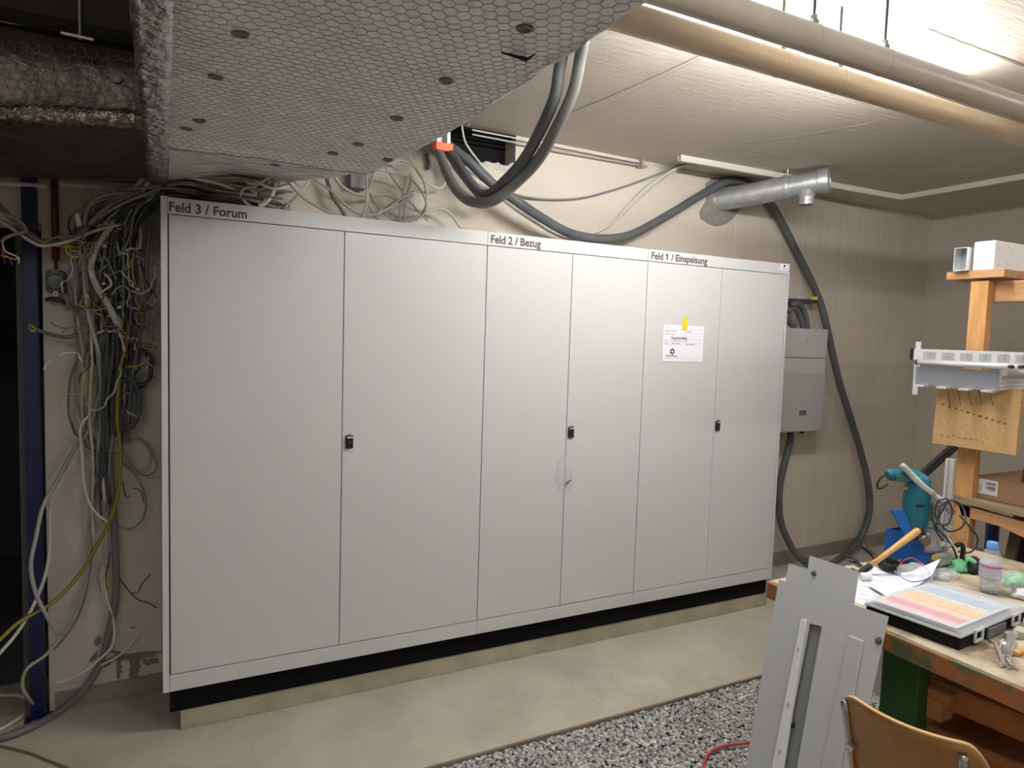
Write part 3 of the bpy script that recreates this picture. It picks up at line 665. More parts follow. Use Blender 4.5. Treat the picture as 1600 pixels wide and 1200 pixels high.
cable('power_cable', [W(694,220,.04),W(703,229,.12),W(734,254,.18),W(768,286,.19),W(807,314,.19),W(847,341,.17),W(892,365,.14),W(940,373,.12),W(987,366,.10),W(1044,336,.07),W(1100,302,.05),W(1136,284,.05),W(1168,287,.05),W(1200,312,.05),W(1224,352,.05),W(1248,400,.05),W(1268,440,.07),W(1284,480,.09),W(1296,530,.1),W(1310,592,.09),W(1328,650,.08),W(1345,706,.07),W(1357,760,.06),W(1357,805,.06),W(1340,848,.06),W(1312,873,.12),W(1288,886,.2),W(1265,883,.2),W(1240,860,.15),W(1222,822,.1),W(1217,790,.08),W(1219,755,.08),W(1228,715,.08),W(1235,688,.09),V((4.08,.45,1.075))], .0265, GCAB, 'very long thick grey cable sagging along the wall into the right enclosure', world=True)
cable('power_cable', [W(690,225,.03),W(697,235,.10),W(720,270,.16),W(742,298,.2),W(755,310,.22),W(768,312,.23),W(779,304,.24)], .019, GCAB, 'short dark grey cable ending behind the hanging pair of cables', world=True)
T1P = [(687,238,.04),(726,263,.06),(762,287,.05),(802,303,.03),(847,311,.02),(903,310,.02),(954,298,.02),(1002,282,.03),(1040,267,.05),(1064,258,.08),(1090,262,.13)]
cable('thin_cable', T1P, .0058, mat('thin_grey_sheath', (.20,.205,.21), rough=.5), 'thin grey cable spanning the wall from the hole to the trunking')
cable('thin_cable', [(1090,261,.14),(1066,259,.09),(1038,274,.07),(1007,297,.05),(979,325,.03),(954,351,.02),(926,365,.02),(897,372,.02),(869,364,.02),(841,347,.02),(812,326,.03),(790,306,.04)], .0062, WCAB, 'white thin cable hanging down from the open trunking end')
cable('thin_cable', [(1090,261,.14),(1064,262,.07),(1034,284,.04),(1000,312,.02),(972,340,.02),(945,362,.015),(915,374,.015),(880,380,.015)], .0035, TRK, 'very thin pale cable beside the white one from the trunking end')
cable('thin_cable', [(722,196,.05),(723,206,.05),(729,226,.05),(748,252,.05),(771,277,.05),(782,292,.04)], .0055, WCAB, 'white thin cable crossing in front of the broken wall hole')
cable('thin_cable', [(667,240,.02),(668,248,.02),(670,257,.02),(668,264,.02)], .011, BCAB, 'short dark cable stub below the thick cable entry')

# ---- loops of thin cable above the left cabinet
LT = [
 ([(447,278),(452,285),(475,310),(512,331),(545,346),(565,341),(573,312),(573,273),(576,258)], .0050, GCAB2, .38, 'thin grey cable drooping over the cabinet top in a wide U'),
 ([(483,272),(489,279),(517,298),(545,324),(573,336),(596,332),(624,312),(646,304),(640,310),(613,324),(588,332)], .0048, GCAB2, .22, 'thin grey cable ending in a flattened loop left of the coil'),
 ([(572,268),(579,264),(610,270),(644,282),(664,310),(663,332),(644,345),(610,341),(583,312),(574,280),(582,264),(600,262)], .0048, GCAB2, .12, 'thin grey cable coiled into the big round loop'),
 ([(590,252),(583,275),(576,298),(576,318),(584,334),(594,345)], .0048, GCAB2, .14, 'thin grey cable dropping down the left side of the round loop'),
 ([(612,251),(630,251),(648,262),(662,284),(667,312),(660,334),(651,344)], .0048, CREAM, .10, 'thin cream cable following the right side of the round loop'),
 ([(636,232),(640,243),(652,268),(670,288),(688,294),(696,282),(692,262),(683,246)], .0050, WCAB, .08, 'thin white cable hanging in a U left of the orange cap'),
 ([(641,272),(634,288),(627,312),(624,345)], .0046, GCAB2, .16, 'thin grey cable running straight down inside the round loop, left'),
 ([(643,276),(640,292),(633,312),(632,345)], .0046, GCAB2, .15, 'thin grey cable running straight down inside the round loop, right'),
 ([(646,304),(632,318),(604,330),(592,330),(612,318),(640,302),(648,298)], .0044, GCAB2, .18, 'thin grey cable forming the slanted narrow eyelet in the coil'),
 ([(600,258),(612,276),(630,300),(645,320),(668,345)], .0040, GCAB2, .11, 'thin grey cable slanting down across the round loop'),
 ([(520,268),(528,284),(548,300),(573,307),(604,304),(630,319),(648,328),(666,330),(689,326),(706,337),(722,356),(748,359),(773,362)], .0068, CREAM, .10, 'cream cable wandering right behind the loops to the cabinet edge'),
 ([(509,272),(512,285),(520,307),(532,325),(541,340)], .0085, GCAB3, .06, 'dark grey cable slanting down the wall left of the junction box'),
 ([(484,278),(476,292),(460,310),(444,326)], .0050, CREAM, .34, 'cream cable slanting down to the cabinet top left of the junction box'),
 ([(434,276),(430,288),(424,306),(412,319),(404,322)], .0085, WCAB, .36, 'bright white cable bowed down onto the cabinet top'),
 ([(400,292),(383,294),(376,304),(382,315),(392,322)], .0048, WCAB, .39, 'thin white cable with a small hook over the cabinet top'),
]
LGC = mat('light_loop_sheath', (.36,.35,.33), rough=.5)
for pts, r, m, off, l in LT: cable('thin_cable', pts, r*1.12, LGC if m is GCAB2 else m, l, off=off)
a = W(546,269,.05); b = W(571,297,.05)
jb = thing('junction_box', W(558,297,.02), 'small grey junction box on the wall just under the duct', 'box')
MB().box(a.x, b.x, wally(.7)-.05, wally(.7)-.001, b.z, a.z).build('housing', mat('jb_grey', (.22,.23,.25), rough=.5), jb, bevel=.006)
MB().box(a.x+.004, b.x-.004, wally(.7)-.056, wally(.7)-.05, b.z+.004, a.z-.004).build('lid', mat('jb_grey2', (.25,.26,.28), rough=.5), jb, bevel=.003)

# ================================================================ LEFT WALL TANGLE
def rc(a): return random.uniform(-a, a)
# bundle lying on the cabinet top and turning down the wall
BG = [('dull grey sheathed cable in the hanging tangle', GCAB2, 'dull grey cables of the tangle', 26), ('dark grey sheathed cable in the hanging tangle', GCAB3, 'dark grey cables of the tangle', 16), ('cream sheathed cable in the hanging tangle', CREAM, 'cream cables of the tangle', 14), ('near-black slate cable in the hanging tangle', BCAB, 'slate cables of the tangle', 12)]
for l, m, g, cnt in BG:
    for i in range(cnt):
        k = random.random(); sx = rc(1); off = random.uniform(.05, .2)
        dk = (m is BCAB or m is GCAB3)
        P = []
        xr = random.uniform(.22, .5)           # how far right it lies on the cabinets
        zt_ = 2.200+random.uniform(.005, .045 if dk else .12)
        yy = random.uniform(.08, .34)
        P += [V((xr, yy+rc(.05), zt_+rc(.012))), V((xr*.66, yy+rc(.07), zt_+rc(.01))), V((xr*.33, yy+rc(.05), zt_+.02+rc(.01))), V((-.0, yy+rc(.03), zt_+.012+rc(.01)))]
        c0 = 205+rc(22) if dk else 175+rc(38)
        y1 = 335+rc(22); c1 = c0-10+rc(14); c2_ = 190+rc(42) if dk else 158+rc(44)
        endy = random.choice([450,480,510,540,570,620] if random.random() < .72 else [700,780,870])+rc(30)
        P.append(W(c0+18, 318+rc(14), off+.05)); P.append(W(c1, y1+32, off))
        nseg = max(2, int((endy-400)/70))
        for q_ in range(nseg):
            t = (q_+1)/nseg; x_ = c1+(c2_-c1)*min(1, t*1.6)+rc(9); 
            if t > .5 and endy > 640: x_ = 150+ (x_-150)*.6
            P.append(W(x_, 400+(endy-400)*t, max(.015, off*(1-.5*t)+rc(.02))))
        if random.random() < .35: p_ = P[-1]; P.append(p_+V((rc(.05), -.02, random.choice([-.05,.04]))))
        cable('hanging_cable', P, random.choice([.0042,.005,.006,.0075,.0075 if dk else .0048]), m, l, group=g, world=True, sub=5, n=6)
# bundle crossing the cabinet top further right
for i in range(26):
    m, nm = random.choice([(CREAM,'cream'),(CREAM,'cream'),(WCAB,'white'),(GCAB2,'grey')]); x1 = random.uniform(.38, .56); y_ = random.uniform(.02, .3); z_ = 2.2+random.uniform(.008,.11)
    cable('flat_lying_cable', [V((x1, min(.36, y_+.2), z_+.06)), V((x1-.12, y_+rc(.04), z_+rc(.04)+.02)), V((.30+rc(.05), max(.02,y_+rc(.05)), max(2.2,z_+rc(.02)))), V((.17, max(.02,y_+rc(.05)), max(2.2,z_+rc(.02)))), V((.05, y_, z_)), V((-.07+rc(.02), .2+rc(.1), z_-.02+rc(.02))), W(205+rc(20), 330+rc(10), .12)], random.choice([.005,.006,.0075]), m, nm+' cable lying in the bundle across the left cabinet top', group=nm+' cables on the cabinet top', world=True, sub=5, n=6)

one = lambda *a, **k: cable('hanging_cable', *a, **k)
one([(215,318,.12),(192,370,.08),(176,420,.06),(167,480,.06),(164,540,.06),(165,620,.06),(168,700,.06),(175,767,.06),(180,857,.06),(181,930,.06),(171,984,.06),(156,1038,.05),(129,1080,.07),(90,1113,'z',.02),(40,1140,'z',.02),(0,1153,'z',.02),(-60,1165,'z',.02)], .0150, mat('fat_grey_sheath', (.155,.152,.148), rough=.45), 'fattest grey cable hanging down the left wall and out over the floor')
YG = [(200,500,.12),(197,540,.12),(187,580,.12),(183,652,.12),(187,689,.12),(188,727,.12),(184,772,.12),(171,815,.13),(149,857,.15),(129,891,.17),(99,927,.20),(72,948,.22),(30,972,.25),(0,999,.28),(-50,1040,.3),(-130,1100,.32),(-220,1150,.34),(-300,1165,.36)]
CG = random.Random(21)
for m, nm, cnt in ((GCAB2,'grey',10),(CREAM,'cream',8),(BLK,'black',7),(BRW,'brown',5),(YEL,'yellow',4),(WCAB,'white',4)):
    for i in range(cnt):
        cx_, cy_ = CG.uniform(118,236), CG.uniform(350,575); a_ = CG.uniform(0,6.28); off_ = CG.uniform(.14,.25); pts = []
        for k in range(CG.randint(4,8)):
            pts.append((cx_, cy_, max(.03, off_+CG.uniform(-.02,.02)))); a_ += CG.uniform(-1.5,1.5); st = CG.uniform(8,17); cx_ = min(242, cx_+st*math.cos(a_)); cy_ += st*math.sin(a_)+2
        one(pts, .0022 if m in (BLK,BRW,YEL) else CG.choice([.0032,.0042]), m, nm+' curled wire end sticking out of the tangle', group=nm+' curled wire ends in the tangle', n=6)
for pts, m, r, l in (([(190,310,.15),(150,330,.14),(124,378,.12),(108,430,.09),(113,470,.07),(120,540,.06),(117,600,.05),(125,645,.05),(142,690,.05)], GCAB2, .0055, 'grey cable bowing farthest left beside the wall switch'),
 ([(200,312,.16),(160,340,.16),(132,390,.13),(118,440,.1),(122,500,.08),(132,570,.07),(128,640,.06),(138,700,.06),(150,760,.05)], CREAM, .0060, 'cream cable bowing left next to the farthest left grey one'),
 ([(122,560,.06),(112,585,.06),(107,620,.06),(108,650,.06),(118,680,.06)], GCAB3, .0045, 'thin dark cable bulging left at mid height of the tangle'),
 ([(225,330,.18),(215,380,.16),(222,440,.14),(236,500,.1),(232,560,.08),(206,598,.06),(196,640,.05)], GCAB2, .0060, 'grey cable bending close beside the left cabinet edge'),
 ([(236,335,.18),(230,400,.16),(228,470,.14),(218,530,.1),(205,600,.08),(199,690,.06)], GCAB3, .0075, 'dark grey cable dropping straight beside the left cabinet edge')):
    one(pts, r, m, l)
yg = one(YG, .0078, mat('olive_sheath', (.19,.17,.02), rough=.45), 'green and yellow earth cable curving down across the blue post')
P = cpts(YG, 0); m_ = MB(); m_.tube([p+V((0,-.0066,.0008)) for p in spline(P, 6)], .0018, 6); m_.build('yellow_stripe', mat('stripe_yellow', (.34,.31,.04), rough=.5), yg, smooth=True)
one([(139,650),(131,658),(125,673),(128,711),(131,753),(139,785),(152,803),(168,816)], .0052, WCAB, 'bright white cable bowing left at mid height of the wall', off=.13)
one([(160,600,.09),(139,671,.1),(117,700,.12),(88,753,.15),(67,791,.2),(56,840,.24),(48,885,.26),(57,930,.26),(75,966,.24),(90,991,.22)], .0078, mat('warm_grey_sheath', (.28,.265,.24), rough=.5), 'grey cable sweeping left over the blue post and ending cut off')
one([(128,672,.08),(108,720,.1),(84,762,.13),(78,800,.14),(78,850,.15),(72,894,.17),(54,942,.2),(30,984,.23),(0,1020,.26),(-40,1060,.28),(-110,1125,.3),(-190,1170,.3)], .0070, mat('whitish_sheath', (.50,.48,.43), rough=.45), 'off-white cable running down and out of frame at lower left')
one([(146,700,.05),(141,780,.05),(138,840,.05),(136,900,.06),(120,957,.08),(99,990,.10),(72,1023,.14),(42,1045,.16),(35,1071,.14),(44,1090,.10),(60,1108,'z',.015)], .0068, mat('beige_grey_sheath', (.36,.335,.29), rough=.5), 'beige cable bent round the foot of the blue post')
one([(150,690,.04),(147,790,.04),(144,850,.04),(140,900,.05),(126,955,.06),(106,990,.08),(84,1016,.11)], .0045, GCAB2, 'thin grey cable beside the beige one low on the wall')
one([(160,880,.05),(168,939,.06),(176,960,.07),(177,1005,.08),(153,1032,.09),(120,1056,.10),(88,1067,.11)], .0050, WCAB, 'white cable end curving left above the floor')
one([(216,990,.03),(207,1004,.03),(195,1017,.04),(180,1028,.05),(157,1040,.07)], .0042, WCAB, 'short white cable end beside the broken plaster')
one([(183,690,.06),(200,682,.06),(225,690,.06),(240,712,.06),(244,732,.06),(230,743,.07),(207,732,.08),(193,706,.09),(188,690,.1)], .0048, GCAB2, 'grey cable in a wide loose loop left of the cabinet')
one([(186,684,.03),(205,679,.03),(222,688,.03),(233,708,.03),(230,728,.04),(215,736,.05),(200,720,.06)], .0040, CREAM, 'cream cable loop inside the wide grey loop')
one([(190,722,.06),(207,738,.06),(222,762,.06),(228,790,.06),(222,812,.06),(205,826,.07),(186,823,.08)], .0042, GCAB2, 'grey cable in the lower loop left of the cabinet')
for k, (cx_, cy_, rx, ry, nn, m, l, g) in enumerate(((196,632,22,38,5,mat('blue_grey_sheath', (.075,.09,.105), rough=.5),'blue-grey cable coil hanging on the left wall','strands of the blue-grey coil'),(216,572,20,30,4,BCAB,'black cable coil hanging above the blue-grey coil','strands of the black coil'))):
    for i in range(nn):
        a_ = i*1.9; pts = [(cx_+rc(2)+(rx+rc(3))*math.sin(t/12*2*math.pi+a_), cy_+rc(2)-(ry+rc(4))*math.cos(t/12*2*math.pi+a_), .05+.012*i) for t in range(13)]
        one(pts, .0065, m, l, group=g)
# cables going left over the post
for k, pts in enumerate(([(175,372),(140,392),(100,385),(76,380),(55,370),(25,347),(0,320),(-40,290)],[(182,362),(140,380),(100,378),(62,374),(35,358),(10,335),(-30,300)],[(170,380),(130,378),(92,370),(70,378),(52,372),(28,352),(0,330),(-40,300)],[(190,350),(150,360),(110,376),(70,384),(50,378),(26,362),(0,345),(-40,320)])):
    one([(a_, b_, .16+.02*k) for a_, b_ in pts], [.007,.006,.0055,.0065][k], [GCAB2,GCAB3,GCAB2,CREAM][k], ['grey cable, uppermost of four crossing left over the blue post','dark grey cable among four crossing left over the blue post','thin grey cable sagging among four crossing left over the blue post','cream cable, lowest of four crossing left over the blue post'][k])
one([(-40,310,.3),(0,330,.3),(30,345,.28),(40,360,.26),(22,366,.26),(8,372,.27),(2,378,.28)], .0065, GCAB2, 'grey cable end bent back over the dark doorway')
for k, (pts, m, l) in enumerate((([(3,378),(8,392),(20,398),(29,403),(29,412)], WCAB,'white stripped wire over the dark doorway'),([(3,378),(6,395),(14,402),(20,415)], REDW,'red stripped wire over the dark doorway'),([(1,399),(12,402),(25,405),(27,400)], YEL,'yellow stripped wire over the dark doorway'),([(3,378),(4,396),(8,412)], BRW,'brown stripped wire over the dark doorway'))):
    cable('stripped_wire', pts, .0026, m, l, off=.28, cat='wire')
# taped white cable with coloured cores
tw = thing('taped_cable', W(185,510,.2), 'white taped cable in the tangle ending in red and yellow wires', 'cable')
MB().tube(spline(cpts([(182,345),(172,356),(160,372),(149,392),(142,415),(145,432),(153,450),(167,472),(176,490),(185,510)], .2), 6), .0125, 10).build('sheath', TAPE, tw, smooth=True)
for k, (pts, m) in enumerate((([(184,508),(192,522),(205,532),(220,540),(245,545)], REDW),([(183,508),(186,518),(192,526),(201,530)], YEL),([(185,510),(198,524),(214,534),(232,538),(247,543)], BRW),([(185,509),(195,521),(204,528),(214,530),(210,542),(212,547)], WCAB),([(186,509),(200,526),(222,542),(240,548)], YEL))):
    MB().tube(spline(cpts(pts, .2), 5), .0024, 6).build('core_wire', m, tw, smooth=True)
tw2 = thing('shrink_sleeve_cable', W(150,355,.2), 'grey cable with a dark red sleeve and bare yellow cores', 'cable')
MB().tube(spline(cpts([(200,330),(180,343),(165,350),(149,355)], .2), 5), .0085, 8).build('sheath', GCAB2, tw2, smooth=True)
MB().tube(spline(cpts([(150,354),(146,362),(142,371),(139,379)], .2), 5), [.0085]*10+[.006]*6, 8).build('sleeve', mat('dark_red_sleeve', (.12,.012,.012), rough=.5), tw2, smooth=True)
for pts, m in (([(139,379),(135,384),(120,386),(97,385)], YEL),([(139,379),(134,387),(118,389),(104,388)], BRW),([(139,380),(133,390),(120,393),(110,389),(106,380),(106,370)], YEL)):
    MB().tube(spline(cpts(pts, .2), 5), .0024, 6).build('core_wire', m, tw2, smooth=True)
tw3 = thing('tagged_cable', W(110,335,.2), 'grey cable with a white label tag hanging at the upper left', 'cable')
MB().tube(spline(cpts([(180,306),(165,308),(150,310),(130,324),(112,337)], .2), 5), .0052, 8).build('sheath', GCAB2, tw3, smooth=True)
MB().tube(spline(cpts([(111,337),(108,345),(108,358),(113,368),(120,375)], .2), 5), .0035, 8).build('core_wire', BLK, tw3, smooth=True)
p = [W(*q_, .21) for q_ in ((117,334),(124,333),(127,352),(120,354))]; MB().prism(p, (0,.001,0)).build('tag', WHT, tw3)
ye = one([(114,375),(104,382),(105,394),(115,402),(125,400)], .003, YEL, 'bare yellow wire loop at the left of the tangle', off=.21)
for k, (pts, m, l) in enumerate((
 ([(222,520),(238,523),(246,531)], YEL, 'x'),
 )): pass
WR = [([(162,400),(170,410),(176,425),(182,437)], YEL, 'yellow wire spray in the upper tangle'),
 ([(165,398),(172,412),(180,430),(184,438)], GREEN, 'green wire spray in the upper tangle'),
 ([(200,345),(207,350),(188,323),(222,311)], YEL, 'yellow wire pair beside the cabinet corner'),
 ([(210,392),(207,410),(208,430),(212,445)], YEL, 'yellow wire hanging from a grey sheath near the cabinet'),
 ([(214,455),(212,470),(220,485),(216,500)], YEL, 'yellow wire below the clear connector'),
 ([(188,422),(196,432),(206,440),(209,450)], WHT, 'white wire pair above the clear connector'),
 ([(238,430),(243,440),(240,455),(244,465)], REDW, 'red wire near the cabinet edge'),
 ([(205,488),(220,487),(236,482),(246,474)], REDW, 'red wire pointing at the cabinet edge'),
 ([(108,470),(116,482),(135,481),(160,478),(172,480),(184,486)], GREEN, 'green and yellow wire lying level across the tangle'),
 ([(140,468),(150,471),(160,467),(164,462)], BRW, 'brown wire curled in the middle of the tangle'),
 ([(112,478),(120,480),(122,488),(116,486)], BRW, 'brown wire curl at the left of the tangle'),
 ([(145,482),(152,490),(160,494)], YEL, 'yellow wire stub in the middle of the tangle'),
 ([(136,545),(146,553),(150,570)], BLK, 'black wire hooking off the lower tangle'),
 ([(132,696),(145,704),(160,707),(184,708)], BRW, 'brown wire lying level at mid height'),
 ([(112,660),(118,676),(124,684)], BLK, 'black wire fork left of the lower cables'),
 ([(155,720),(158,735),(157,745)], GCAB2, 'short grey wire stub in the lower tangle'),
 ([(192,752),(196,775),(204,776)], BLK, 'black wire hook in the lower loop'),
 ([(207,762),(220,768),(224,785)], BRW, 'brown wire curled in the lower loop'),
 ([(187,903),(195,915),(207,930),(218,938),(232,942),(245,950)], BLK, 'black twisted wire pointing right near the cabinet base'),
 ([(205,927),(216,925),(222,912),(236,897)], BLK, 'thin black wire reaching up beside the cabinet base'),
 ([(172,862),(168,885),(165,905),(168,922)], BRW, 'brown wire beside the fattest grey cable'),
 ([(165,885),(163,905),(172,915),(175,924)], YEL, 'yellow wire beside the fattest grey cable'),
 ([(160,880),(154,893),(154,910),(158,924)], GCAB2, 'grey wire bowing left of the fattest cable'),
 ([(104,516),(98,518),(103,526),(120,524)], GCAB2, 'grey wire hook above the level cable')]
for pts, m, l in WR: cable('stripped_wire', pts, .0024, m, l, cat='wire', off=.19 if pts[0][1] < 520 else .10)
lv = thing('level_cable', W(80,520,.15), 'dark cable crossing the post level, frayed green wires at its end', 'cable')
MB().tube(spline(cpts([(122,522),(105,527),(85,524),(65,518),(56,514)], .14), 5), .0075, 8).build('sheath', GCAB, lv, smooth=True)
for k, pts in enumerate(([(58,515),(50,510),(45,507)],[(58,515),(52,507),(46,510),(44,514)],[(58,514),(50,516),(44,511)],[(58,515),(53,518),(47,516)])): MB().tube(spline(cpts(pts, .14), 4), .0028, 6).build('core_wire', [YEL,GREEN,GCAB2,YEL][k], lv, smooth=True)
for (px, py, l) in ((162,443,'white terminal block in the middle of the tangle'),(136,463,'white terminal block low in the tangle with wires'),(215,452,'clear wire connector near the cabinet edge'),(166,350,'white clip on the red-sleeved cable'),(187,480,'white wire nut right in the tangle'),(164,385,'small round white connector in the tangle')):
    p = W(px, py, .21); tag(MB().obox(p, (1,0,.3),(0,1,0),(-.3,0,1), .015,.010,.012).build('terminal_block', TAPE, bevel=.003), l, 'connector')
# floor cables at far left
cable('floor_cable', [at(-40,1084,'z',.012),at(0,1086,'z',.012),at(30,1087,'z',.012),at(46,1098,'z',.012),at(42,1112,'z',.012),at(24,1126,'z',.012),at(0,1140,'z',.012),at(-40,1160,'z',.012)], .0085, WCAB, 'white cable loop lying on the floor in the doorway', world=True)
ec = thing('earth_cable', at(20,1140,'z',.01), 'thin green-yellow cable on the floor with a pink tip', 'cable')
MB().tube(spline([at(48,1131,'z',.012),at(24,1140,'z',.010),at(0,1153,'z',.010),at(-40,1170,'z',.01)], 5), .0045, 6).build('sheath', mat('olive_sheath', (0,0,0)), ec, smooth=True)
MB().tube([at(49,1130.5,'z',.012),at(55,1128,'z',.012)], .007, 8).build('tip', mat('pink_tip', (.6,.28,.26), rough=.5), ec)
cable('floor_cable', [at(-30,1160,'z',.006),at(0,1165,'z',.006),(at(45,1176,'z',.006)),at(75,1188,'z',.006),at(110,1202,'z',.006),at(150,1222,'z',.006)], .004, mat('mustard_sheath', (.20,.155,.06), rough=.5), 'thin mustard cable lying on the floor at the lower left', world=True)

# ================================================================ LEFT FIXTURES
bp = thing('blue_post', (-.497,.36,0), 'dark blue painted steel post at the edge of the dark doorway', 'post')
MB().box(-.522,-.472,.355,.40,.006,2.60).build('shaft', BLUEP, bp, bevel=.002)
MB().box(-.545,-.450,.34,.403,0,.006).build('foot_plate', BLUEP, bp)
struct(MB().box(-.548,-.5225,.385,.46,0,2.09).build('trim_7', mat('frame_grey', (.06,.06,.06), rough=.6)))
a = W(85,285,.02); b = W(85,406,.02)
rp = thing('red_conduit', (a.x,a.y,b.z), 'dark red conduit pipe coming down the wall beside the blue post', 'pipe')
MB().tube([(a.x,a.y,2.45),(a.x,a.y,b.z)], .0135, 14).build('pipe', RED, rp, smooth=True)
MB().tube([(a.x,a.y,b.z),(a.x,a.y,b.z-.04)], .006, 8).build('wire_sheath', BRW, rp, smooth=True)
a = W(73,457,0); b = W(104,424,0); cx_, cz_ = (a.x+b.x)/2, (a.z+b.z)/2; wy = wally(cx_)
so = thing('rotary_switch', (cx_,wy-.03,a.z), 'old grey surface-mounted round wall switch below the red conduit', 'switch')
MB().box(a.x,b.x,wy-.032,wy-.001,a.z,b.z).build('housing', mat('switch_grey', (.11,.11,.105), rough=.45), so, bevel=.012, seg=3)
MB().lathe((cx_,wy-.030,cz_-.002), (0,-1,0), [(0,.033),(.006,.033),(.010,.029),(.011,.010),(.015,.009),(.015,0)], 28).build('dial', mat('switch_dial', (.07,.072,.07), rough=.35), so, smooth=False)
MB().box(cx_-.012,cx_+.012,wy-.040,wy-.028,cz_+.034,cz_+.048).build('cable_gland', mat('switch_dial', (0,0,0)), so)
MB().lathe((cx_,wy-.034,a.z-.004), (0,-1,0), [(0,.010),(.004,.010),(.004,.004),(0,.004)], 14).build('lug', WHT, so)
a = W(79,475,0); b = W(102,465,0)
ob = thing('open_junction_box', (a.x,wy,a.z), 'small opened flush wall box with loose wires under the switch', 'box')
MB().box(a.x,b.x,wy-.02,wy-.001,a.z,b.z).build('back_plate', mat('box_beige', (.30,.27,.22), rough=.5), ob, bevel=.003)
MB().lathe(W(106,468,.04), (-.6,-.7,-.2), [(0,.026),(.028,.028),(.028,.024),(.004,.022)], 16).build('round_insert', mat('clear_grey', (.35,.36,.36), rough=.3), ob)
for pts in ([(70,468),(78,465),(90,466),(100,470)],[(71,470),(80,468),(92,471),(102,474)]): MB().tube(spline(cpts(pts,.05),4), .004, 6).build('wire', BLK, ob, smooth=True)
for k, (p0_, p1_, r, m, l) in enumerate((((-40,283),(72,291),.011,TRK,'cream conduit pipe level above the dark doorway'),((92,287),(190,296),.010,TRK,'cream conduit pipe level under the duct right of the red pipe'),((92,276),(230,284),.012,GCAB2,'grey conduit pipe level high under the duct'))):
    tag(MB().tube([W(*p0_,.04), W(*p1_,.04)], r, 10).build('conduit_pipe', m, smooth=True), l, 'pipe')
# scraped plaster low on the wall
m_ = MB()
def blot(m_, pts, th=.0015):
    P = spline([W(*p, th) for p in pts]+[W(*pts[0], th)], 9)[:-1]; cc = sum(P, V((0,0,0)))/len(P)
    P = [cc+(p-cc)*(1+.55*noise.noise(p*140)+.25*noise.noise(p*300)) for p in P]; n = len(P); m_.prism(P, (0,th*.9,0))
for pts in ([(172,1022),(178,1016),(200,1022),(225,1018),(247,1018),(248,1025),(220,1030),(190,1033),(176,1031)],[(182,1032),(188,1030),(190,1050),(186,1062),(182,1055)],[(203,1030),(216,1026),(219,1055),(210,1062),(202,1058)],[(146,1002),(156,994),(158,1004),(150,1010)],[(202,980),(212,979),(210,983)],[(220,1032),(246,1028),(247,1034),(228,1040)],[(158,1035),(172,1028),(174,1036),(162,1042)],[(138,1032),(150,1020),(152,1026),(142,1035)]):
    blot(m_, pts)
tag(m_.build('plaster_damage', mat('bare_plaster', (.24,.215,.18), (.17,.15,.125), scale=40, rough=.95, bump=.5)), 'scraped patches of bare plaster low on the wall left of the cabinet', 'patch')

# ================================================================ GRAVEL
def gravel():
    bm = bmesh.new(); bmesh.ops.create_icosphere(bm, subdivisions=2, radius=1); tv = [v.co.copy() for v in bm.verts]; tf = [tuple(v.index for v in f.verts) for f in bm.faces]; bm.free()
    VS, FS = [], []; rnd = random.Random(3); shapes = []
    for k in range(8):
        shapes.append([v*(1+.22*noise.noise(v*1.3+V((k*5,0,0)))) for v in tv])
    x = GX0+.01; pts = []
    pitch = .0122
    for j in range(int(1.05/pitch)):
        yy = GY-.018-j*pitch
        xmin, xmax = .75, 3.1
        i = 0
        while xmin+i*pitch < xmax: pts.append((xmin+i*pitch+rnd.uniform(-.008,.008), yy+rnd.uniform(-.008,.008))); i += 1
    for (x, y) in pts:
        s = rnd.uniform(.0062,.0100)*(1.25 if rnd.random() < .08 else 1); sh = shapes[rnd.randrange(8)]
        a, b, c = s*rnd.uniform(1,1.45), s*rnd.uniform(.75,1), s*rnd.uniform(.5,.8)
        R = Matrix.Rotation(rnd.uniform(0,6.28),3,'Z') @ Matrix.Rotation(rnd.uniform(-.6,.6),3,'X') @ Matrix.Rotation(rnd.uniform(-.5,.5),3,'Y')
        o = V((x, y, -.013+rnd.uniform(-.006,.004))); n = len(VS)
        VS += [(R @ V((v.x*a, v.y*b, v.z*c)))+o for v in sh]; FS += [(f[0]+n, f[1]+n, f[2]+n) for f in tf]
    me = bpy.data.meshes.new('gravel'); me.from_pydata([tuple(v) for v in VS], [], FS); me.materials.append(GRAV)
    for p in me.polygons: p.use_smooth = True
    o = bpy.data.objects.new('gravel', me); COL.objects.link(o); o['kind'] = 'stuff'
    tag(o, 'bed of loose grey pebbles sunk in front of the concrete floor strip', 'gravel')
gravel()
cable('air_hose', [at(1098,1225,'z',.008),at(1099,1200,'z',.008),at(1104,1182,'z',.008),at(1118,1170,'z',.008),at(1140,1164,'z',.008),at(1172,1160,'z',.008),at(1230,1150,'z',.008),at(1300,1140,'z',.01)], .0062, REDC, 'thin red hose curving over the gravel behind the leaning panels', 'hose', world=True)

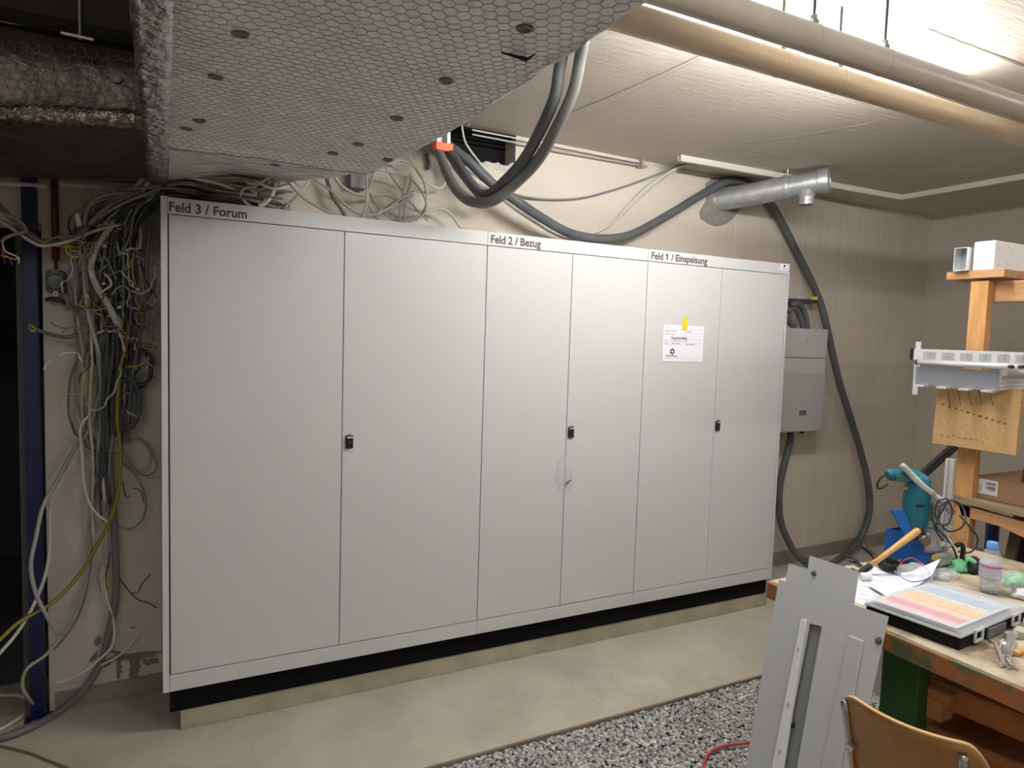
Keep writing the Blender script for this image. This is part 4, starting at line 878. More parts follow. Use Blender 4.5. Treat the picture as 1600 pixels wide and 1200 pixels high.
# ================================================================ WORKBENCH
BT = .85; bx0, bx1, by0, by1 = 1.905, 3.04, -3.1, -1.335
wbn = thing('workbench', (2.4,-2.1,0), 'worn wooden workbench with green steel legs and a littered top', 'workbench')
def bench_mat():
    m = mat('bench_top', (.20,.14,.08), (.52,.44,.32), scale=6, rough=.7, bump=.25, bscale=30, contrast=(.36,.52), detail=9, stretch=(1,.7,1)); return m
MB().box(bx0,bx1,by0,by1,BT-.035,BT).build('tabletop', bench_mat(), wbn, bevel=.004)
MB().box(bx0+.004,bx0+.045,by0+.01,by1-.004,BT-.062,BT-.0355).build('edge_rail', OAKO, wbn, bevel=.004)
em = mat('bench_edge', (.33,.14,.05), (.10,.13,.06), scale=4, rough=.6, contrast=(.50,.56), bump=.1)
MB().box(bx0-.012,bx0,by0,by1,BT-.062,BT-.003).build('edge_board', em, wbn, bevel=.004)
for (y, w_) in ((-1.80,.115),(-1.42,.1),(-2.9,.11)):
    for x in (1.95, 2.9): MB().box(x,x+.06,y-w_/2,y+w_/2,0 if y > -2 and False else -.03,BT-.062).build('leg', GREEN, wbn, bevel=.004)
MB().box(2.0,2.06,-2.9,-1.4,.08,.14).build('lower_rail', GREEN, wbn, bevel=.003)
# drawers hanging open below the top
def drawer(pl, zt_, h_, w_, dpt, name='drawer'):
    a = at(*pl[0],'z',zt_); b = at(*pl[1],'z',zt_); d_ = (b-a).normalized(); s_ = V((-d_.y, d_.x, 0)); s_ = s_ if s_.x > 0 else -s_
    L_ = 1.1; m_ = MB(); t = .018
    c_ = lambda u, v, z: a+d_*u+s_*v+V((0,0,z))
    def bb(u0,u1,v0,v1,z0,z1): m_.hexa([c_(u0,v0,z0),c_(u1,v0,z0),c_(u1,v1,z0),c_(u0,v1,z0),c_(u0,v0,z1),c_(u1,v0,z1),c_(u1,v1,z1),c_(u0,v1,z1)])
    bb(0,L_,0,t,-h_,0); bb(0,t,t,dpt,-h_,0); bb(L_-t,L_,t,dpt,-h_,0); bb(t,L_-t,dpt-t,dpt,-h_,0); bb(t,L_-t,t,dpt-t,-h_,-h_+.008)
    dr = m_.build(name, OAKO, wbn, bevel=.002); return dr, c_
d1, c1_ = drawer([(1457,1060),(1600,1118)], .70, .075, 1, .42)
m_ = MB(); 
q0 = at(1414,1056,'z',.70)
m_.box(2.00,2.20,-1.92,-1.80,.665,.69); m_.box(2.0,2.06,-1.90,-1.80,.60,.664); m_.build('runner_block', PINEY, wbn, bevel=.003)
d2, c2__ = drawer([(1440,1130),(1600,1196)], .50, .12, 1, .5)
MB().box(2.02,2.9,-2.85,-1.88,.30,.325).build('shelf', OLDW, wbn)
cable('coiled_cord', [V((2.25,-2.12,.395)),V((2.2,-2.2,.39)),V((2.27,-2.27,.392)),V((2.2,-2.33,.39)),V((2.3,-2.4,.395)),V((2.24,-2.5,.39))], .006, BLK, 'black cord lying in the lower workbench drawer', world=True)

# ---- leaning panels
A = V((1.86,-1.40,.885)); E1 = V((0,-1,.058)).normalized(); E2 = (V((1.679,-1.482,.3))-V((1.87,-1.407,.883))).normalized()
NP = E1.cross(E2).normalized()
if NP.dot(CAM-A) < 0: NP = -NP
def onA(px, py, d_=0): return onp(px, py, A+NP*d_, NP)
def ext(p, q_, z): t = (z-p.z)/(q_.z-p.z); return p+(q_-p)*t
fpn = thing('steel_sheet', A+E2*.9, 'pale grey steel panel with long slots leaning on the bench, foremost', 'panel')
TL, TR = onA(1217,905), onA(1388,963); BL, BR = ext(TL, onA(1165,1200), .0), ext(TR, onA(1337,1200), .0)
# slot geometry
s1 = [onA(1265,974), onA(1284,979)]; s1b = [onA(1222,1200), onA(1245,1200)]
s1 += [ext(s1[1], s1b[1], .12), ext(s1[0], s1b[0], .12)]
th = NP*.003
bmx = bmesh.new()
def lerpq(u, v): return TL.lerp(TR, u).lerp(BL.lerp(BR, u), v)
m_ = MB()
OUT = [TL, TR, BR, BL]; IN = [s1[0], s1[1], s1[2], s1[3]]
vs = OUT+IN; vs2 = [v-th for v in vs]
m_.add(vs+vs2, [(0,1,5,4),(1,2,6,5),(2,3,7,6),(3,0,4,7),(8,12,13,9),(9,13,14,10),(10,14,15,11),(11,15,12,8),(0,8,9,1),(1,9,10,2),(2,10,11,3),(3,11,8,0),(4,5,13,12),(5,6,14,13),(6,7,15,14),(7,4,12,15)])
m_.build('sheet', LPAN, fpn)
# rear cover inside slot
m_ = MB(); m_.prism([p-NP*.012 for p in (onA(1262,968), onA(1292,975), ext(onA(1290,979), onA(1252,1200), .1), ext(onA(1258,974), onA(1214,1200), .1))], -NP*.001); m_.build('slot_back', DPAN, fpn)
# white rail left of slot
r0, r1 = onA(1251,966,.01), onA(1259,968,.01); b0, b1 = onA(1205,1200,.01), onA(1223,1200,.01)
r2, r3 = ext(r1, b1, .1), ext(r0, b0, .1)
m_ = MB(); m_.prism([r0, r1, r2, r3], -NP*.0098); o_ = m_.build('rail', WHT, fpn, bevel=.002); lab(o_, 'white slotted rail')
m_ = MB()
for t in (.13,.36,.55,.73,.9):
    p = r0.lerp(r3, t)*.55+r1.lerp(r2, t)*.45; e2 = (r3-r0).normalized(); m_.obox(p+NP*.0006, e2, NP.cross(e2), NP, .016,.002,.0012); m_.obox(p+NP*.0006+NP.cross(e2)*.004, e2, NP.cross(e2), NP, .010,.002,.0012)
m_.build('rail_slots', INKG, fpn)
# shallow raised outline on the right
g = [onA(1325,992,.006), onA(1349,1001,.006)]; gb = [onA(1281,1200,.006), onA(1312,1200,.006)]
g += [ext(g[1], gb[1], .1), ext(g[0], gb[0], .1)]
m_ = MB(); m_.prism(g, -NP*.0059); m_.build('pressed_channel', LPANL, fpn, bevel=.004, seg=1)
def bolt(p, n, r, par, nm='bolt'):
    m_ = MB(); m_.lathe(p, n, [(0,r*1.5),(.0015,r*1.5),(.0015,r),(.007,r),(.008,r*.7),(.008,0)], 6); m_.build(nm, mat('bolt_steel', (.25,.26,.27), rough=.35, metal=.8), par)
bolt(onA(1373,1001), NP, .0075, fpn)
MB().ball(onA(1237,1132,-.006), .011).build('rubber_knob', BLK, fpn, smooth=True)
rpn = thing('steel_sheet', A+E2*.9-NP*.03, 'pale grey steel panel with a stepped top behind the slotted panel', 'panel')
dR = -.022
P = [onA(*p, dR) for p in [(1232,880),(1262,889),(1265,868),(1342,893),(1334,950),(1226,915)]]
P2 = [P[0],P[1],P[2],P[3], ext(P[3], onA(1320,1040,dR), .02), ext(P[0], onA(1188,1150,dR), .02)]
m_ = MB(); m_.prism(P2, -NP*.002); m_.build('sheet', LPAN, rpn)
bolt(onA(1272,896,dR), NP, .0065, rpn)

# ================================================================ THINGS ON THE BENCH
# assortment box
ab = thing('assortment_box', (2.15,-1.83,BT), 'black assortment box with clear lid over a colour chart painted hazy pale on the bench', 'box')
Q = [V((1.926,-1.688,0)), V((1.955,-1.961,0)), V((2.372,-1.925,0)), V((2.330,-1.665,0))]
cQ = sum(Q, V((0,0,0)))/4
def qs(s_, z): return [V((cQ.x+(p.x-cQ.x)*s_, cQ.y+(p.y-cQ.y)*s_, z)) for p in Q]
MBK = mat('matte_black_tray', (.006,.006,.007), rough=.7); MBK.node_tree.nodes['Principled BSDF'].inputs['Specular IOR Level'].default_value = .2
MB().hexa(qs(.965, BT)+qs(.985, BT+.038)).build('tray', MBK, ab, bevel=.006)
MB().hexa(qs(1, BT+.0445)+qs(.99, BT+.056)).build('lid', GLASS2, ab, bevel=.004)
MB().hexa(qs(1.005, BT+.0385)+qs(1.005, BT+.0442)).build('lid_rim', mat('rim_plastic', (.48,.50,.52), rough=.35), ab, bevel=.002)
def qp(u, v, z): a = Q[0].lerp(Q[3], u); b = Q[1].lerp(Q[2], u); p = a.lerp(b, v); return V((p.x, p.y, z))
bands = [((.42,.50,.58),.0,.24),((.60,.62,.60),.24,.34),((.74,.52,.34),.34,.60),((.74,.58,.47),.60,.70),((.62,.34,.40),.70,.86),((.70,.54,.56),.86,.97)]  # band colours mixed paler to stand for the haze of the lid
# chart is laid so its bands run along the long side
cs = MB(); 
chart = MB().prism([qp(.04,.05,BT+.0565), qp(.04,.93,BT+.0565), qp(.84,.93,BT+.0565), qp(.84,.05,BT+.0565)], (0,0,.0006)).build('colour_chart', mat('chart_paper', (.60,.62,.66), rough=.4), ab)
for k, (c_, a_, b_) in enumerate(bands):
    u0 = .78-.74*b_; u1 = .78-.74*a_
    # bands: left = pink, far right = blue
    MB().prism([qp(u0,.10,BT+.0572), qp(u0,.88,BT+.0572), qp(u1,.88,BT+.0572), qp(u1,.10,BT+.0572)], (0,0,.0003)).build('colour_band', mat('band_%d' % k, c_, tuple(min(1, x*1.25) for x in c_), scale=30, rough=.4), chart)
m_ = MB()
for i in range(1, 9):
    u = .04+.74*i/9; m_.prism([qp(u,.10,BT+.0577), qp(u,.88,BT+.0577), qp(u+.003,.88,BT+.0577), qp(u+.003,.10,BT+.0577)], (0,0,.0002))
for j in range(1, 7):
    v = .10+.78*j/7; m_.prism([qp(.04,v,BT+.0577), qp(.04,v+.004,BT+.0577), qp(.78,v+.004,BT+.0577), qp(.78,v,BT+.0577)], (0,0,.0002))
m_.build('grid_lines', mat('faint_line', (.55,.5,.52), rough=.5), chart)
for u in (.22, .78):
    p = qp(u, 1.0, 0); d_ = (Q[2]-Q[1]).normalized(); n_ = V((d_.y,-d_.x,0))
    m_ = MB(); c0 = p+n_*.006
    m_.obox(c0+V((0,0,BT+.048)), d_, n_, (0,0,1), .05,.006,.008); m_.obox(c0+V((0,0,BT+.018)), d_, n_, (0,0,1), .05,.006,.008)
    for s_ in (-.022, .022): m_.obox(c0+d_*s_+V((0,0,BT+.033)), d_, n_, (0,0,1), .007,.006,.024)
    m_.build('latch', mat('latch_clear', (.62,.64,.66), rough=.25), ab, bevel=.001)
d_ = (Q[2]-Q[1]).normalized(); n_ = V((d_.y,-d_.x,0)); p = qp(.5,1.0,BT+.022)
MB().obox(p+n_*.002, d_, n_, (0,0,1), .11,.008,.028).build('carry_handle', mat('handle_grey', (.13,.13,.14), rough=.4), ab, bevel=.002)
# papers
for k, (pts, z, l) in enumerate((([(1336,912),(1350,884),(1462,902),(1412,944),(1360,949),(1336,942)], .001, 'white printed sheet lying on the bench left of the assortment box'),([(1355,914),(1395,908),(1468,894),(1455,912),(1400,940)], .012, 'curled white sheet lying on top of the printed sheet'))):
    P = [at(*p,'z',BT+z) for p in pts]; cc = sum(P, V((0,0,0)))/len(P)
    m_ = MB(); lift = [0,0,.0,0,0,0] if k == 0 else [.0,.006,.05,.03,.0]
    P = [p+V((0,0,lift[i])) for i, p in enumerate(P)]
    m_.prism(P, (0,0,.001)); o_ = m_.build('paper_sheet', mat('office_paper', (.78,.79,.88), rough=.8), solid=0); tag(o_, l, 'paper')
    if k == 0:
        m2 = MB()
        for i in range(7):
            a_, b_ = at(1352-2*i,896+6.5*i,'z',BT+.0023), at(1352-2*i+random.choice([30,45,60]),896+6.5*i+6,'z',BT+.0023)
            w3 = (b_-a_).normalized(); q3 = V((-w3.y,w3.x,0))*.0016; m2.prism([a_-q3,b_-q3,b_+q3,a_+q3], (0,0,.0002))
        m2.build('print_lines', INKG, o_)
# zip bags
def blob(name, cen, rx, ry, rz, m, label=None, cat=None, parent=None, amp=.25, fr=25, n=22, k=12, flat=True):
    m_ = MB(); c_ = V(cen); R_ = []
    for i in range(k+1):
        th_ = math.pi*(i+.01)/(k+.02); row = []
        for j in range(n):
            ph = 2*math.pi*j/n; u_ = V((math.sin(th_)*math.cos(ph), math.sin(th_)*math.sin(ph), -math.cos(th_)))
            s_ = 1+amp*noise.noise(u_*2+c_*7)+amp*.6*noise.noise(u_*fr*.25+c_*3)
            p = V((u_.x*rx*s_, u_.y*ry*s_, u_.z*rz*s_)); 
            if flat: p.z = max(p.z, -rz*.55)
            row.append(c_+p+V((0,0,rz*.55)))
        R_.append(row)
    m_.rings(R_, True, True); o_ = m_.build(name, m, parent, smooth=True)
    if label: tag(o_, label, cat)
    return o_
c0 = at(1428,905,'z',BT+.014)
zb1 = thing('zip_bag', c0, 'clear zip bag with a red seal holding small screws on the papers', 'bag')
blob('film', c0, .055, .05, .036, BAGM, parent=zb1)
m_ = MB(); rng = random.Random(5)
for i in range(22):
    p = c0+V((rng.uniform(-.032,.032), rng.uniform(-.03,.03), .006+rng.uniform(0,.015))); d_ = V((rng.uniform(-1,1), rng.uniform(-1,1), rng.uniform(-.3,.3))).normalized(); m_.tube([p-d_*.010, p+d_*.010], .0022, 6); m_.lathe(p+d_*.009, d_, [(0,.0045),(.003,.0045)], 6)
m_.build('screws', STEEL, zb1)
MB().tube(spline([at(1404,886,'z',BT+.04), at(1412,876,'z',BT+.052), at(1426,872,'z',BT+.055), at(1445,884,'z',BT+.045), at(1458,892,'z',BT+.035)], 5), .0022, 6).build('seal_strip', mat('red_seal', (.6,.12,.14), rough=.4), zb1, smooth=True)
MB().tube(spline([at(1398,892,'z',BT+.04), at(1410,903,'z',BT+.045), at(1428,909,'z',BT+.045), at(1450,903,'z',BT+.04), at(1466,888,'z',BT+.045)], 5), .0022, 6).build('seal_strip', mat('blue_seal', (.25,.30,.60), rough=.4), zb1, smooth=True)
c0 = at(1476,903,'z',BT+.002)
zb2_ = thing('zip_bag', c0, 'clear bag of shiny fittings lying between papers and gloves', 'bag')
blob('film', c0, .06, .035, .022, BAGM, parent=zb2_)
m_ = MB()
for i in range(18):
    p = c0+V((rng.uniform(-.04,.04), rng.uniform(-.02,.02), .004+rng.uniform(0,.010))); d_ = V((rng.uniform(-1,1), rng.uniform(-1,1), rng.uniform(-.3,.3))).normalized(); m_.tube([p-d_*.009, p+d_*.009], .003, 6)
m_.build('fittings', STEEL, zb2_)
# bottle
bt = V((2.548,-1.723,BT)); bt = at(1545,925,'z',BT)
bo = thing('water_bottle', bt, 'clear plastic water bottle with a light blue cap on the bench', 'bottle')
H = .20
smooth_sharp(MB().lathe(bt, (0,0,1), [(.0,.0249),(.004,.0328),(.012,.0350),(.03,.0345),(.05,.0350),(.055,.0333),(.10,.0333),(.105,.0350),(.118,.0339),(.135,.0282),(.15,.0203),(.158,.0141),(.172,.0136)], 28).build('body', GLASS, bo), 1.2)
smooth_sharp(MB().lathe(bt, (0,0,1), [(.056,.0339),(.056,.0345),(.104,.0345),(.104,.0339)], 28).build('label', WATER, bo), 1.2)
smooth_sharp(MB().lathe(bt, (0,0,1), [(.092,.0346),(.092,.0349),(.099,.0349),(.099,.0346)], 28).build('label_stripe', PINK, bo), 1.2)
smooth_sharp(MB().lathe(bt, (0,0,1), [(.158,.0169),(.158,.0179),(.176,.0172),(.179,.0147),(.179,0)], 24).build('cap', CAPB, bo), .8)
MB().lathe(bt, (0,0,1), [(.003,.020),(.005,.028),(.045,.029),(.046,0)], 24).build('water', mat('water_tint', (.55,.62,.66), rough=.05, alpha=.35), bo, smooth=True)
# clear crumpled bag around / right of bottle
c0 = at(1568,922,'z',BT+.0)
blob('clear_film_bag', c0, .09, .055, .045, BAGM, 'crumpled clear plastic film bag around the foot of the bottle', 'bag', amp=.35)
# gloves
c0 = at(1503,893,'z',BT)
gl = thing('work_gloves', c0, 'light green and black work glove lying left of the bottle', 'glove')
blob('cuff', c0+V((-.012,.01,0)), .040, .03, .030, GLOVE, parent=gl, amp=.4)
blob('palm', c0+V((.03,-.03,0)), .034, .03, .032, mat('black_fabric', (.015,.015,.016), rough=.8), parent=gl, amp=.4)
for i in range(3): MB().tube(spline([c0+V((.01+.012*i,.0,.03)), c0+V((.012+.014*i,-.015,.052)), c0+V((.02+.014*i,-.035,.04))], 4), [.009]*9, 8).build('finger', GLOVE if i == 0 else mat('black_fabric', (0,0,0)), gl, smooth=True)
c1g = at(1586,915,'z',BT)
g2 = thing('work_gloves', c1g, 'light green work glove lying behind the film bag at the right edge', 'glove')
blob('palm', c1g, .05, .03, .025, GLOVE, parent=g2, amp=.4)
for i in range(3): MB().tube(spline([c1g+V((.02,.012*i-.01,.02)), c1g+V((.05,.015*i-.015,.03)), c1g+V((.08,.017*i-.02,.02))], 4), [.009]*9, 8).build('finger', GLOVE, g2, smooth=True)
# paper tissue at right border
blob('tissue', at(1600,935,'z',BT), .035,.03,.022, mat('tissue_white', (.75,.72,.73), rough=.9), 'crumpled white tissue at the right border of the bench', 'tissue', amp=.45)
# hammer
hm = thing('hammer', at(1345,893,'z',BT), 'hammer with a yellow wooden handle leaning on the drill stand foot', 'hammer')
ha, hb = at(1357,886,'z',BT+.03), dep(1436,828, (at(1440,870,'z',BT)-CAM).dot(FW)-.22)
dd_ = (hb-ha).normalized(); L_ = (hb-ha).length
MB().tube([ha+dd_*L_*t for t in (0,.3,.6,.85,.97,1)], [.0095,.010,.0115,.0135,.0135,.010], 12).build('handle', HAN, hm, smooth=True)
MB().tube([ha-dd_*.05, ha+dd_*.01], [.0125,.0115], 12).build('grip_sleeve', BLK, hm)
sd = dd_.cross(V((0,0,1))).normalized(); hc = ha-dd_*.045
MB().lathe(hc-sd*.045+V((0,0,-.006)), sd, [(0,.012),(.004,.015),(.03,.015),(.034,.012),(.056,.012),(.06,.016),(.09,.016),(.093,.012)], 16).build('head', mat('head_black', (.02,.02,.02), rough=.5), hm, smooth=False)
hv = at(1353,899,'z',BT+.016); MB().lathe(hv+V((-.03,0,0)), (1,-.4,0), [(0,.010),(.004,.014),(.035,.014),(.04,.010)], 16).build('face', WHT, hm, smooth=False)
# black corrugated ring (coil of ribbed tube)
rc0 = at(1402,884,'z',BT+.02)
m_ = MB(); R_ = []
n_ = 120
for i in range(n_+1):
    a_ = 2*math.pi*i/n_; rr = .016*(1 if (i//2) % 2 else .72); c_ = rc0+V((math.cos(a_)*.052, math.sin(a_)*.052, 0)); e_ = V((math.cos(a_), math.sin(a_), 0))
    R_.append([c_+e_*rr*math.cos(k*math.pi/5)+V((0,0,1))*rr*math.sin(k*math.pi/5) for k in range(10)])
m_.rings(R_, True, False); tag(m_.build('ribbed_hose_coil', mat('ribbed_black', (.02,.02,.021), rough=.35)), 'ring of black ribbed hose lying behind the hammer handle', 'hose')
# pliers and black handled tool
pl = thing('pliers', at(1335,876,'z',BT), 'pliers with black grips at the far left corner of the bench', 'pliers')
for k, (pts) in enumerate(([(1322,868),(1332,873),(1345,881)],[(1326,876),(1336,878),(1346,884)])):
    MB().tube(spline([at(*p,'z',BT+.012) for p in pts], 4), [.0045,.006,.0065,.0065,.006,.0055,.005,.005,.004], 8).build('grip', BLK, pl, smooth=True)
MB().tube([at(1346,882,'z',BT+.012), at(1362,890,'z',BT+.01)], [.008,.003], 8).build('jaws', STEEL, pl)
sk = thing('folding_knife', at(1358,868,'z',BT), 'black handled folding tool standing beside the blue bin', 'tool')
MB().tube(spline([at(1347,852,'z',BT+.06), at(1354,858,'z',BT+.05), at(1364,868,'z',BT+.03), at(1372,878,'z',BT+.015)], 4), [.005]+[.009]*11+[.006], 8).build('handle', BLK, sk, smooth=True)
MB().obox(at(1350,866,'z',BT+.025), (0,0,1),(1,0,0),(0,1,0), .05,.012,.004).build('blade', ALUD, sk)
# blue bin
bq = [at(1372,868,'z',BT), at(1428,880,'z',BT), at(1450,868,'z',BT), at(1396,858,'z',BT)]
bb0 = thing('storage_bin', bq[0], 'bright blue plastic storage bin behind the hammer with its flap raised', 'bin')
bq = [V((2.545,-1.300,BT)), V((2.62,-1.43,BT)), V((2.76,-1.39,BT)), V((2.69,-1.345,BT))]
bq = [V((2.53,-1.345,BT)), V((2.60,-1.475,BT)), V((2.75,-1.43,BT)), V((2.68,-1.345,BT))]
def up(P, z): return [p+V((0,0,z)) for p in P]
m_ = MB(); cc = sum(bq, V((0,0,0)))/4
top = up(bq, .125); inn = [cc+(p-cc)*.93+V((0,0,.125)) for p in bq]; inb = [cc+(p-cc)*.9+V((0,0,.004)) for p in bq]
m_.add(bq+top+inn+inb, [(3,2,1,0)]+[(i,(i+1)%4,4+(i+1)%4,4+i) for i in range(4)]+[(4+i,4+(i+1)%4,8+(i+1)%4,8+i) for i in range(4)]+[(8+i,8+(i+1)%4,12+(i+1)%4,12+i) for i in range(4)]+[(12,13,14,15)])
m_.build('body', BLUE, bb0)
m_ = MB(); a_, b_ = top[1], top[2]; fl = [dep(1409,798,2.62), dep(1450,806,2.66)]
fz = [onp(1393,798, top[1], FW), onp(1412,796, top[1], FW), onp(1428,835, top[1], FW), onp(1414,836, top[1], FW)]
m_.prism([p for p in fz], FW*.012); m_.build('flap', BLUE, bb0, bevel=.002)
# drill and drill stand
DT = 2.64     # depth of the drill plane along the view
pp = lambda px, py, t=DT: dep(px, py, t)
ds = thing('drill_stand', at(1482,886,'z',BT), 'grey cast drill stand with a chrome column and feed lever on the bench', 'drill stand')
dsb = at(1482,884,'z',BT); tD = (dsb-CAM).dot(FW)
MB().box(dsb.x-.09,dsb.x+.075,dsb.y-.02,dsb.y+.15,BT,BT+.022).build('base', CASTM, ds, bevel=.006)
cb = dep(1480,795,tD+.03); ct = dep(1483,716,tD+.03)
smooth_sharp(MB().lathe((cb.x,cb.y,BT+.02), (0,0,1), [(0,.0185),(ct.z-BT-.025,.0185),(ct.z-BT-.02,.017)], 24).build('column', STEEL, ds), .8)
cv = dep(1453,845,tD-.01)
m_ = MB(); m_.obox(cv, RT, UP, FW, .07,.085,.07); m_.build('carriage', CASTM, ds, bevel=.01)
m_ = MB(); m_.obox(dep(1458,800,tD), RT, UP, FW, .035,.07,.04); m_.build('collar', CASTM, ds, bevel=.006)
lp = [dep(1409,726,tD-.04), dep(1420,738,tD-.04), dep(1440,758,tD-.05), dep(1459,773,tD-.05)]
MB().tube(spline(lp, 5), [.009,.011]+[.0125]*13+[.011], 12).build('lever_grip', GREYL, ds, smooth=True)
MB().tube([dep(1459,773,tD-.05), dep(1474,785,tD-.04), dep(1488,800,tD-.02)], [.010,.013,.015], 10).build('lever_arm', GREYL, ds, smooth=True)
MB().lathe(dep(1444,844,tD-.06), (V((0,0,0))-FW), [(0,.0),(.0,.02),(.012,.02),(.016,.017),(.016,0)], 20).build('depth_knob', mat('knob_brown', (.16,.13,.10), rough=.4, metal=.4), ds)
MB().lathe(dep(1466,850,tD-.05), (RT+UP*.1), [(0,.012),(.02,.012),(.022,.018),(.045,.018),(.047,.014)], 16).build('clamp_screw', STEEL, ds)
m_ = MB(); hh = []
for i in range(90): a_ = i*.7; hh.append(dep(1484,796,tD-.02)+V((.012*math.cos(a_), .012*math.sin(a_), -.0011*i)))
m_.tube(hh, .0022, 5).build('return_spring', STEEL, ds, smooth=True)
sk_ = MB().obox(dep(1474,873,tD-.07), (1,0,0), (0,1,0), (0,0,1), .075,.03,.04).build('motor_block', CASTM, ds, bevel=.003)
MB().obox(dep(1465,871,tD-.092), RT, UP, FW, .045,.018,.001).build('yellow_plate', mat('plate_yellow', (.42,.33,.08), rough=.5), ds)
dr = thing('power_drill', dep(1432,830,DT), 'teal electric drill clamped upright in the drill stand', 'drill')
ax0, ax1 = pp(1428,824), pp(1434,760); axd = (ax1-ax0).normalized(); hL = (ax1-ax0).length
smooth_sharp(MB().lathe(ax0, axd, [(-.005,.020),(0,.040),(.02,.047),(.05,.049),(.10,.049),(hL,.047),(hL+.03,.043),(hL+.045,.03),(hL+.05,.0)], 24).build('motor_housing', TEAL, dr), .9)
hd = spline([pp(1436,752), pp(1425,744), pp(1408,742), pp(1392,742), pp(1386,744)], 4)
MB().tube(hd, [.036,.035,.033,.031,.029,.028,.027,.026,.025,.024,.024,.024,.024,.024,.024,.022,.018], 16).build('handle', TEAL, dr, smooth=True)
MB().obox(pp(1410,748,DT-.024), RT, UP, FW, .05,.022,.008).build('grip_pad', mat('pad_dark', (.03,.09,.11), rough=.6), dr, bevel=.003)
MB().obox(pp(1413,763,DT-.01), RT, UP, FW, .022,.010,.018).build('trigger', mat('trigger_orange', (.45,.16,.05), rough=.5), dr, bevel=.003)
m_ = MB().tube(spline([pp(1388,740), pp(1379,744), pp(1371,755), pp(1372,763), pp(1379,762), pp(1387,756)], 5), .0042, 8).build('hanging_loop', BLK, dr, smooth=True)
MB().obox(pp(1438,790,DT-.049), RT, UP, FW, .03,.010,.004).build('switch', BLK, dr)
MB().lathe(ax0-axd*.002, -axd, [(0,.026),(.02,.024),(.022,.02),(.045,.018),(.047,.01)], 18).build('chuck', mat('chuck_dark', (.06,.06,.06), rough=.35, metal=.7), dr)
# cord of the drill, coiled on the stand
def loopc(cx_, cy_, rx, ry, t0, ph=0, n=14, turns=1):
    return [dep(cx_+rx*math.sin(2*math.pi*i*turns/n+ph)+random.uniform(-1.2,1.2), cy_-ry*math.cos(2*math.pi*i*turns/n+ph)+random.uniform(-1.2,1.2), t0+.012*math.sin(i)) for i in range(n+1)]
cord = loopc(1487,806,21,24,tD-.075,0,14)+loopc(1474,800,14,20,tD-.085,.5,12)+[dep(1463,820,tD-.08),dep(1478,840,tD-.07),dep(1490,858,tD-.06),dep(1496,874,tD-.05)]
MB().tube(spline(cord, 5), .0038, 8).build('cord', mat('cord_dark', (.045,.045,.047), rough=.45), dr, smooth=True)
cord = [dep(1458,785,tD-.05),dep(1457,805,tD-.06),dep(1462,828,tD-.07),dep(1474,845,tD-.08)]
MB().tube(spline(cord, 5), .0038, 8).build('cord', mat('cord_dark', (0,0,0)), dr, smooth=True)
cord = [dep(1500,806,tD-.05),dep(1514,822,tD+.02),dep(1527,840,tD+.03),dep(1524,856,tD+.03),dep(1512,864,tD+.02),dep(1498,862,tD)]
MB().tube(spline(cord, 5), .0038, 8).build('cord', mat('cord_dark', (0,0,0)), dr, smooth=True)
ch_ = thing('clamp_handle', at(1503,884,'z',BT), 'black angled handle standing right of the drill stand', 'handle')
MB().tube(spline([dep(1503,874,tD-.06), dep(1505,856,tD-.06), dep(1500,850,tD-.06), dep(1494,853,tD-.06)], 4), .0085, 8).build('lever', BLK, ch_, smooth=True)

# wrenches
def spanner(a, b, wd, label, r1=.013, r2=.012):
    a = at(*a,'z',BT+.006); b = at(*b,'z',BT+.006); d_ = (b-a).normalized(); s_ = V((-d_.y,d_.x,0)); t_ = thing('spanner', a, label, 'spanner')
    MB().obox((a+b)/2, d_, s_, (0,0,1), (b-a).length-.02, wd, .005).build('shank', STEEL, t_, bevel=.0015)
    for c_, r_, nm in ((a, r1, 'ring_end'),): 
        m_ = MB(); R_ = []
        for k in range(25):
            an = k*math.pi/12; e_ = V((math.cos(an), math.sin(an), 0)); R_.append([c_+e_*(r_*.55)+V((0,0,-.004)), c_+e_*r_+V((0,0,-.004)), c_+e_*r_+V((0,0,.004)), c_+e_*(r_*.55)+V((0,0,.004))])
        m_.rings(R_, True, False); m_.build(nm, STEEL, t_)
    m_ = MB(); pts = []
    for k in range(17):
        an = math.radians(40+280*k/16); pts.append(b+(d_*math.cos(an)+s_*math.sin(an))*r2)
    for k in range(16, -1, -1):
        an = math.radians(40+280*k/16); pts.append(b+(d_*math.cos(an)+s_*math.sin(an))*r2*.5)
    m_.prism([p+V((0,0,-.0035)) for p in pts], (0,0,.007)); m_.build('open_end', STEEL, t_)
spanner((1554,1002),(1570,1040), .009, 'steel combination spanner lying nearest the assortment box')
spanner((1573,1028),(1582,1042), .008, 'small steel spanner crossing the foot of the longer one', .012, .011)
ad = thing('pipe_wrench', at(1578,1005,'z',BT), 'chunky steel adjustable wrench behind the spanners', 'wrench')
MB().tube([at(1580,994,'z',BT+.012), at(1574,1018,'z',BT+.012)], [.011,.013], 12).build('body', STEEL, ad)
MB().obox(at(1580,992,'z',BT+.012), (1,-.3,0), (.3,1,0), (0,0,1), .04,.018,.018).build('jaw', STEEL, ad, bevel=.004)
MB().lathe(at(1574,1012,'z',BT+.012), (.2,1,0), [(0,.015),(.008,.015)], 12).build('adjusting_ring', STEEL, ad)
wd = [at(1585,1022,'z',BT+.008), at(1604,1013,'z',BT+.008)]
tag(MB().obox((wd[0]+wd[1])/2, wd[1]-wd[0], (0,0,1), (wd[1]-wd[0]).cross(V((0,0,1))), .06,.012,.014).build('wood_offcut', HAN, bevel=.002), 'small pale wooden stick beside the spanners at the right border', 'stick')
wg = at(1596,998,'z',BT)
